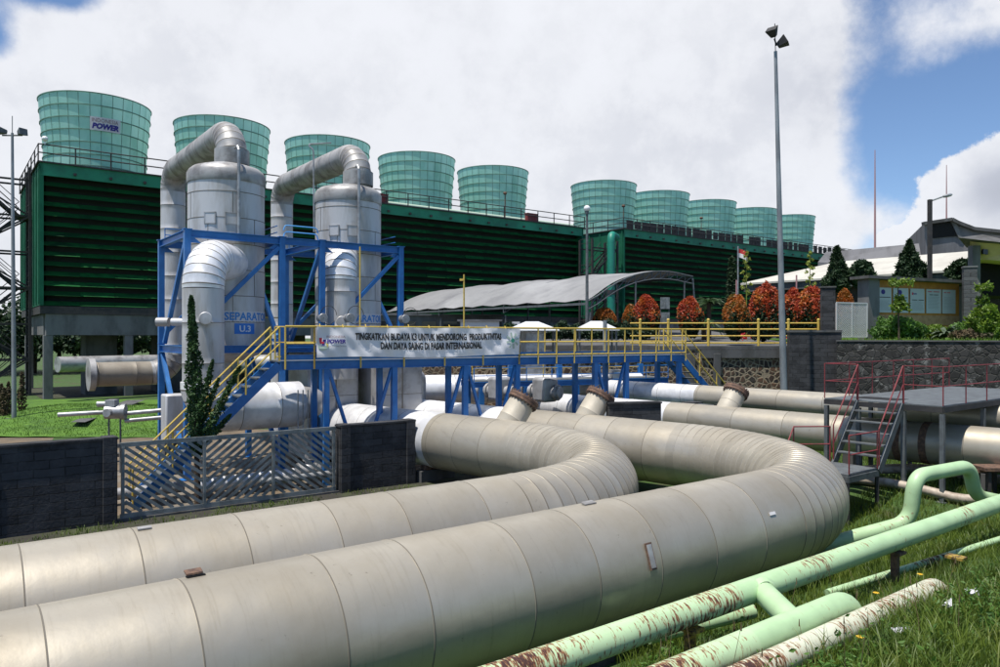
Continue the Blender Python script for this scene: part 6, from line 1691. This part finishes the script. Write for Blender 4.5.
# ================================================================== GRASS
def grass(name, XY, h, w, m, lean=.5, base=None, zfun=None):
    n=len(XY); r=RNG
    z=(zfun(XY[:,0],XY[:,1]) if zfun else gz(XY[:,0],XY[:,1]))-.02
    h=h*r.uniform(.45,1.35,n); a=r.uniform(0,6.283,n); b=r.uniform(0,6.283,n); l=lean*r.uniform(.2,1.2,n)*h
    s=np.stack([np.cos(a),np.sin(a),np.zeros(n)],1); d=np.stack([np.cos(b),np.sin(b),np.zeros(n)],1)
    B=np.stack([XY[:,0],XY[:,1],z],1); up=np.array([0,0,1.])
    w=(w*r.uniform(.6,1.4,n))[:,None]; h=h[:,None]; l=l[:,None]
    v=np.stack([B-s*w,B+s*w,B+up*h*.5+d*l*.25+s*w*.8,B+up*h*.5+d*l*.25-s*w*.8,B+up*h*.86+d*l*.75+s*w*.4,B+up*h*.86+d*l*.75-s*w*.4,B+up*h*.97+d*l*1.15],1).reshape(-1,3)
    o=(np.arange(n)*7)[:,None]
    me=bpy.data.meshes.new(name)
    loops=np.concatenate([o+[0,1,2,3],o+[3,2,4,5],o+[5,4,6]],1).reshape(-1)
    me.vertices.add(n*7); me.vertices.foreach_set('co',v.reshape(-1))
    me.loops.add(n*11); me.loops.foreach_set('vertex_index',loops.astype(np.int32))
    st=np.concatenate([np.arange(n)[:,None]*11+[0,4,8]],1).reshape(-1); 
    me.polygons.add(n*3); me.polygons.foreach_set('loop_start',st.astype(np.int32))
    me.update(calc_edges=True); me.materials.append(MATS[m])
    ob=bpy.data.objects.new(name,me); COL.objects.link(ob); ob['kind']='stuff'; return ob
r=RNG
def sample(n,x0,x1,y0,y1,f=None,dens=None):
    P=np.stack([r.uniform(x0,x1,n),r.uniform(y0,y1,n)],1)
    if f is not None: P=P[f(P)]
    if dens is not None: P=P[r.uniform(size=len(P))<dens(P)]
    return P
def qq(P): return .605*P[:,0]-.796*P[:,1]+QP
def infr(P):
    px=500+F*P[:,0]/np.maximum(P[:,1],.1); return (px>380)&(px<1120)&(P[:,1]>4.6)
noise=lambda P: .5+.5*np.sin(P[:,0]*1.7+P[:,1]*.9)*np.sin(P[:,1]*2.1-P[:,0]*.6+1.)
# the bank at the right, taller in clumps
P=sample(120000,1.5,14,4.6,14.5,lambda P: infr(P)&(qq(P)>.5),lambda P: np.clip(.35+.65*noise(P),0,1)*np.clip(9/P[:,1],.45,1))
grass('grass',P,.20,.0055,'grass_blade')
P=sample(40000,3.2,9,5.2,11,lambda P: infr(P)&(qq(P)>3.35),lambda P: noise(P*1.7)**2)
grass('tall_grass',P,.36,.007,'grass_blade',.6)
P=sample(42000,4.5,17,13.0,23,lambda P: infr(P)&(qq(P)>-1.8)&(np.hypot(P[:,0]-O1.x,P[:,1]-O1.y)>5.2))
grass('grass',P,.20,.008,'grass_blade')
P=sample(30000,-13,0,4.6,22,lambda P: ((P@np.array([-.605,.796]))>11.0)&((P@np.array([-.605,.796]))<GA.x*-.605+GA.y*.796-.25)&(noise(P*1.3)>.35))
grass('grass',P,.12,.010,'grass_blade')
# the strip between the two bends
P=sample(14000,8,22,22,33.5,lambda P: (P[:,0]/P[:,1]>.38)&(P[:,0]/P[:,1]<.74))
grass('grass',P,.26,.014,'grass_blade')
P=sample(9000,1.5,5.5,13.5,21,lambda P: (np.hypot(P[:,0]-O1.x,P[:,1]-O1.y)<3.9))
grass('grass',P,.16,.01,'grass_blade')
# grass along the wall foot and terrace lawn edge
P=sample(9000,-13,-2.6,14.5,24.5,lambda P: np.abs((P@np.array([-.605,.796]))-((GA.x*-.605+GA.y*.796)-.35))<.3)
P=P[::4]; grass('grass',P,.07,.012,'grass_blade')
P=sample(16000,15.8,30,20,36.5,lambda P: (((P[:,0]-15.72)*4.05+(P[:,1]-34.25)*4.73)>.25)&(((P[:,0]-15.72)*4.05+(P[:,1]-34.25)*4.73)<9)&(P[:,0]/P[:,1]<.75))
grass('lawn_grass',P,.16,.012,'leaf_lime',.5,zfun=lambda x,y: np.full(len(x),4.33))
P=sample(26000,-36,-15,33.2,46)
grass('lawn_grass',P,.10,.012,'lawn_blade',.5,zfun=lambda x,y: .03+.75*np.exp(-((x+23.8)**2/10+(y-40)**2/18))+.55*np.exp(-((x+19)**2/7+(y-41)**2/16)))
# dry stems and seed heads standing up before the green pipes
mb=MB(); rr=random.Random(4)
for k in range(34):
    q=dl(rr.uniform(3.2,5.3),rr.uniform(5.4,10.5),0); g=float(gz(q.x,q.y)); h=rr.uniform(.35,.85); d=V(rr.uniform(-.3,.3),rr.uniform(-.3,.3),0)
    b=V(q.x,q.y,g); mb.tube([b,b+UP*h*.5+d*.2*h,b+UP*h+d*h*.7],[.004,.0035,.002],4); e=b+UP*h+d*h*.7
    if rr.random()<.5: mb.tube([e-UP*.05,e+UP*.03],[.008,.004],5)
o=mb.build('dry_stems','dry_stem'); o['kind']='stuff'
# leafy weeds
Wd=[]
for k in range(70):
    q=dl(rr.uniform(2.6,4.0),rr.uniform(5.,12),0); g=float(gz(q.x,q.y)); s=rr.uniform(.06,.16)
    Wd.append(np.random.default_rng(k).normal(size=(45,3))*[s,s,s*.8]+[q.x,q.y,g+s*1.3])
for k in range(14):
    q=dl(rr.uniform(5.1,6.3),rr.uniform(4.6,9),0); g=float(gz(q.x,q.y)); s=rr.uniform(.05,.10)
    Wd.append(np.random.default_rng(k+200).normal(size=(35,3))*[s,s,s*.8]+[q.x,q.y,g+s*1.3])
mb=MB(); leaf_cloud(mb,np.vstack(Wd),.032,0,0,.6); o=mb.build('weeds','leaf_mid',smooth=False); o['kind']='stuff'
# litter and yellow flowers
for k,(px,py,z,l) in enumerate(((972,604,1.15,'crumpled white plastic litter in the grass at the right'),(950,616,1.2,'smaller scrap of white litter in the grass at the lower right'),(906,640,1.2,'scrap of pale litter low in the grass at the bottom'))):
    Y=F*(HC-z)/(py-HOR); x=X(px,Y); z=float(gz(x,Y))+.2
    mb=MB(); rr2=random.Random(k); pts=[(x+rr2.gauss(0,.045),Y+rr2.gauss(0,.045),z+rr2.gauss(0,.035)) for _ in range(26)]
    for i in range(0,24,2): mb.add([pts[i],pts[i+1],pts[(i+5)%26],pts[(i+9)%26]],[(0,1,2),(1,2,3)])
    tag(mb.build('plastic_litter','litter',smooth=False),l,'litter')
for k,(px,py) in enumerate(((893,613),(860,658),(876,588),(920,570))):
    z=1.1; Y=F*(HC-z)/(py-HOR); x=X(px,Y); z=float(gz(x,Y))
    rt=thing('yellow_flower',('yellow wild flower left of the white litter','yellow wild flower by the bottom edge of the grass','yellow wild flower beside the rusty pipe end','yellow wild flower below the long green pipe')[k],'flower',V(x,Y,z))
    mb=MB(); mb.tube([V(x,Y,z-.02),V(x,Y,z+.24)],.004,4); mb.build('stem','leaf_mid',rt)
    mb=MB(); 
    for j in range(8):
        a=j*.785; mb.add([V(x,Y,z+.24),V(x+.035*math.cos(a-.3),Y+.035*math.sin(a-.3),z+.26),V(x+.045*math.cos(a),Y+.045*math.sin(a),z+.255),V(x+.035*math.cos(a+.3),Y+.035*math.sin(a+.3),z+.26)],[(0,1,2,3)])
    mb.build('petals','flower_yellow',rt,smooth=False)

# ================================================================== CAMERA, SUN, SKY
cam=bpy.data.cameras.new('camera'); co=bpy.data.objects.new('camera',cam); COL.objects.link(co)
co.location=(0,0,HC); co.rotation_euler=(math.pi/2,0,0)
cam.sensor_width=36; cam.lens=F/1000*36; cam.shift_y=(HOR-333.5)/1000; cam.clip_end=6000; cam.clip_start=.1
SC.camera=co
SUN_EL=R(72); SV=V(-.66,-.66,0).normalized()          # where the sun stands: high, to the left and a little behind the eye
sd=SV*math.cos(SUN_EL)+UP*math.sin(SUN_EL)
su=bpy.data.lights.new('sun','SUN'); su.energy=SUN_E; su.angle=R(.53); su.color=(1,.95,.87)
so=bpy.data.objects.new('sun',su); COL.objects.link(so); so.rotation_euler=(-sd).to_track_quat('-Z','Y').to_euler()
w=bpy.data.worlds.new('World'); SC.world=w; w.use_nodes=True
nt=w.node_tree; L=nt.links.new; bg=nt.nodes['Background']
sky=nt.nodes.new('ShaderNodeTexSky'); sky.sky_type='NISHITA'; sky.sun_disc=False; sky.sun_elevation=SUN_EL
sky.sun_rotation=math.atan2(SV.x,SV.y); sky.altitude=1400; sky.dust_density=.6; sky.ozone_density=1.5
tc=nt.nodes.new('ShaderNodeTexCoord'); sp=nt.nodes.new('ShaderNodeSeparateXYZ'); L(tc.outputs['Generated'],sp.inputs[0])
def M_(op,a,b=None,c=None,clamp=False):
    n=nt.nodes.new('ShaderNodeMath'); n.operation=op; n.use_clamp=clamp
    for i,v in enumerate((a,b,c)):
        if v is None: continue
        if isinstance(v,(int,float)): n.inputs[i].default_value=v
        else: L(v,n.inputs[i])
    return n.outputs[0]
def MR(v,a,b,c=0.,d=1.,smooth=True):
    n=nt.nodes.new('ShaderNodeMapRange'); n.interpolation_type='SMOOTHSTEP' if smooth else 'LINEAR'
    L(v,n.inputs[0]); n.inputs[1].default_value=a; n.inputs[2].default_value=b; n.inputs[3].default_value=c; n.inputs[4].default_value=d; return n.outputs[0]
AZ=M_('ARCTAN2',sp.outputs[0],sp.outputs[1]); EL=M_('ARCSINE',sp.outputs[2])
def NZ(scale,detail,rough,off=0.,dist=0.,zs=1.):
    mp=nt.nodes.new('ShaderNodeMapping'); mp.inputs['Location'].default_value=(off,off*.7,off*.3); mp.inputs['Scale'].default_value=(1,1,zs)
    L(tc.outputs['Generated'],mp.inputs[0])
    n=nt.nodes.new('ShaderNodeTexNoise'); n.inputs['Scale'].default_value=scale; n.inputs['Detail'].default_value=detail; n.inputs['Roughness'].default_value=rough; n.inputs['Distortion'].default_value=dist
    L(mp.outputs[0],n.inputs['Vector']); return n.outputs['Fac']
n1=NZ(2.6,9,.56,3.1); n2=NZ(7.,8,.55,1.7); n3=NZ(1.5,4,.5,8.); n4=NZ(13.,8,.62,5.5); n5=NZ(30.,6,.6,2.2)
def bump2(az,el,sa,se):
    a=M_('DIVIDE',M_('SUBTRACT',AZ,R(az)),R(sa)); e=M_('DIVIDE',M_('SUBTRACT',EL,R(el)),R(se))
    return M_('POWER',2.718,M_('MULTIPLY',M_('ADD',M_('MULTIPLY',a,a),M_('MULTIPLY',e,e)),-1.))
# broad bright overcast bank filling the middle of the view, thinning to the right and at the upper left corner
bank=MR(M_('ADD',AZ,M_('ADD',M_('MULTIPLY',M_('SUBTRACT',n1,.5),.34),M_('MULTIPLY',M_('SUBTRACT',n2,.5),.16))),R(21),R(30.5),1.,0.)
left=MR(AZ,R(-75),R(-45),0.,1.)
high=MR(EL,R(34),R(52),1.,.25)
cov=M_('MULTIPLY',M_('MULTIPLY',bank,left),high)
wisp=M_('ADD',M_('MULTIPLY',bump2(34,19.5,6,3.2),.5),M_('MULTIPLY',bump2(27.2,8.0,9,1.6),.30))
base=M_('ADD',M_('ADD',M_('MULTIPLY',cov,.92),M_('MULTIPLY',M_('SUBTRACT',n1,.5),1.25)),M_('ADD',M_('MULTIPLY',M_('SUBTRACT',n2,.5),.6),M_('MULTIPLY',M_('SUBTRACT',n4,.5),.5)))
hole=M_('ADD',M_('MULTIPLY',bump2(-35.2,18.6,2.4,2.2),1.0),M_('ADD',M_('MULTIPLY',bump2(-31,22.,4.,1.6),.8),M_('MULTIPLY',bump2(31,13.5,3.5,2.),.5)))
base=M_('SUBTRACT',M_('ADD',base,wisp),hole)
mask=MR(base,.22,.58)
# heaped cumulus low at the right
cum=M_('ADD',M_('MULTIPLY',bump2(32.6,8.6,3.2,3.6),1.1),M_('ADD',M_('MULTIPLY',bump2(36.5,7.5,3.5,5.),1.),M_('MULTIPLY',bump2(28.3,6.4,2.2,1.5),.75)))
cum=M_('ADD',M_('ADD',cum,M_('MULTIPLY',M_('SUBTRACT',n2,.5),.9)),M_('ADD',M_('MULTIPLY',M_('SUBTRACT',n4,.5),1.0),M_('MULTIPLY',M_('SUBTRACT',n5,.5),.55)))
cmask=MR(cum,.42,.54)
allm=M_('MAXIMUM',mask,cmask)
# brightness inside the clouds
tone=MR(M_('ADD',M_('MULTIPLY',n3,.65),M_('MULTIPLY',n1,.35)),.36,.62,.92,1.0)
tone=M_('SUBTRACT',tone,M_('MULTIPLY',M_('ADD',bump2(34.5,9.5,2.2,1.8),M_('MULTIPLY',bump2(24.5,17,5.,6.),.45)),.2))
tone=M_('MULTIPLY',tone,MR(n4,.35,.65,.965,1.025))
cc_=nt.nodes.new('ShaderNodeMix'); cc_.data_type='RGBA'; L(MR(tone,.8,.98),cc_.inputs[0]); cc_.inputs[6].default_value=(.64,.67,.76,1); cc_.inputs[7].default_value=(.855,.87,.915,1)
cs=nt.nodes.new('ShaderNodeVectorMath'); cs.operation='SCALE'; L(cc_.outputs[2],cs.inputs[0]); L(M_('MULTIPLY',tone,CLOUD_K),cs.inputs['Scale'])
mx=nt.nodes.new('ShaderNodeMix'); mx.data_type='RGBA'; L(M_('MULTIPLY',allm,.96),mx.inputs[0]); skb=nt.nodes.new('ShaderNodeVectorMath'); skb.operation='MULTIPLY'; skb.inputs[1].default_value=(1.2,1.32,1.45); L(sky.outputs[0],skb.inputs[0]); L(skb.outputs[0],mx.inputs[6]); L(cs.outputs[0],mx.inputs[7])
L(mx.outputs[2],bg.inputs['Color']); bg.inputs['Strength'].default_value=SKY_S
SC.view_settings.view_transform='Standard'; SC.view_settings.look='None'; SC.view_settings.gamma=1; SC.view_settings.exposure=EXPO
SC.render.engine='CYCLES'
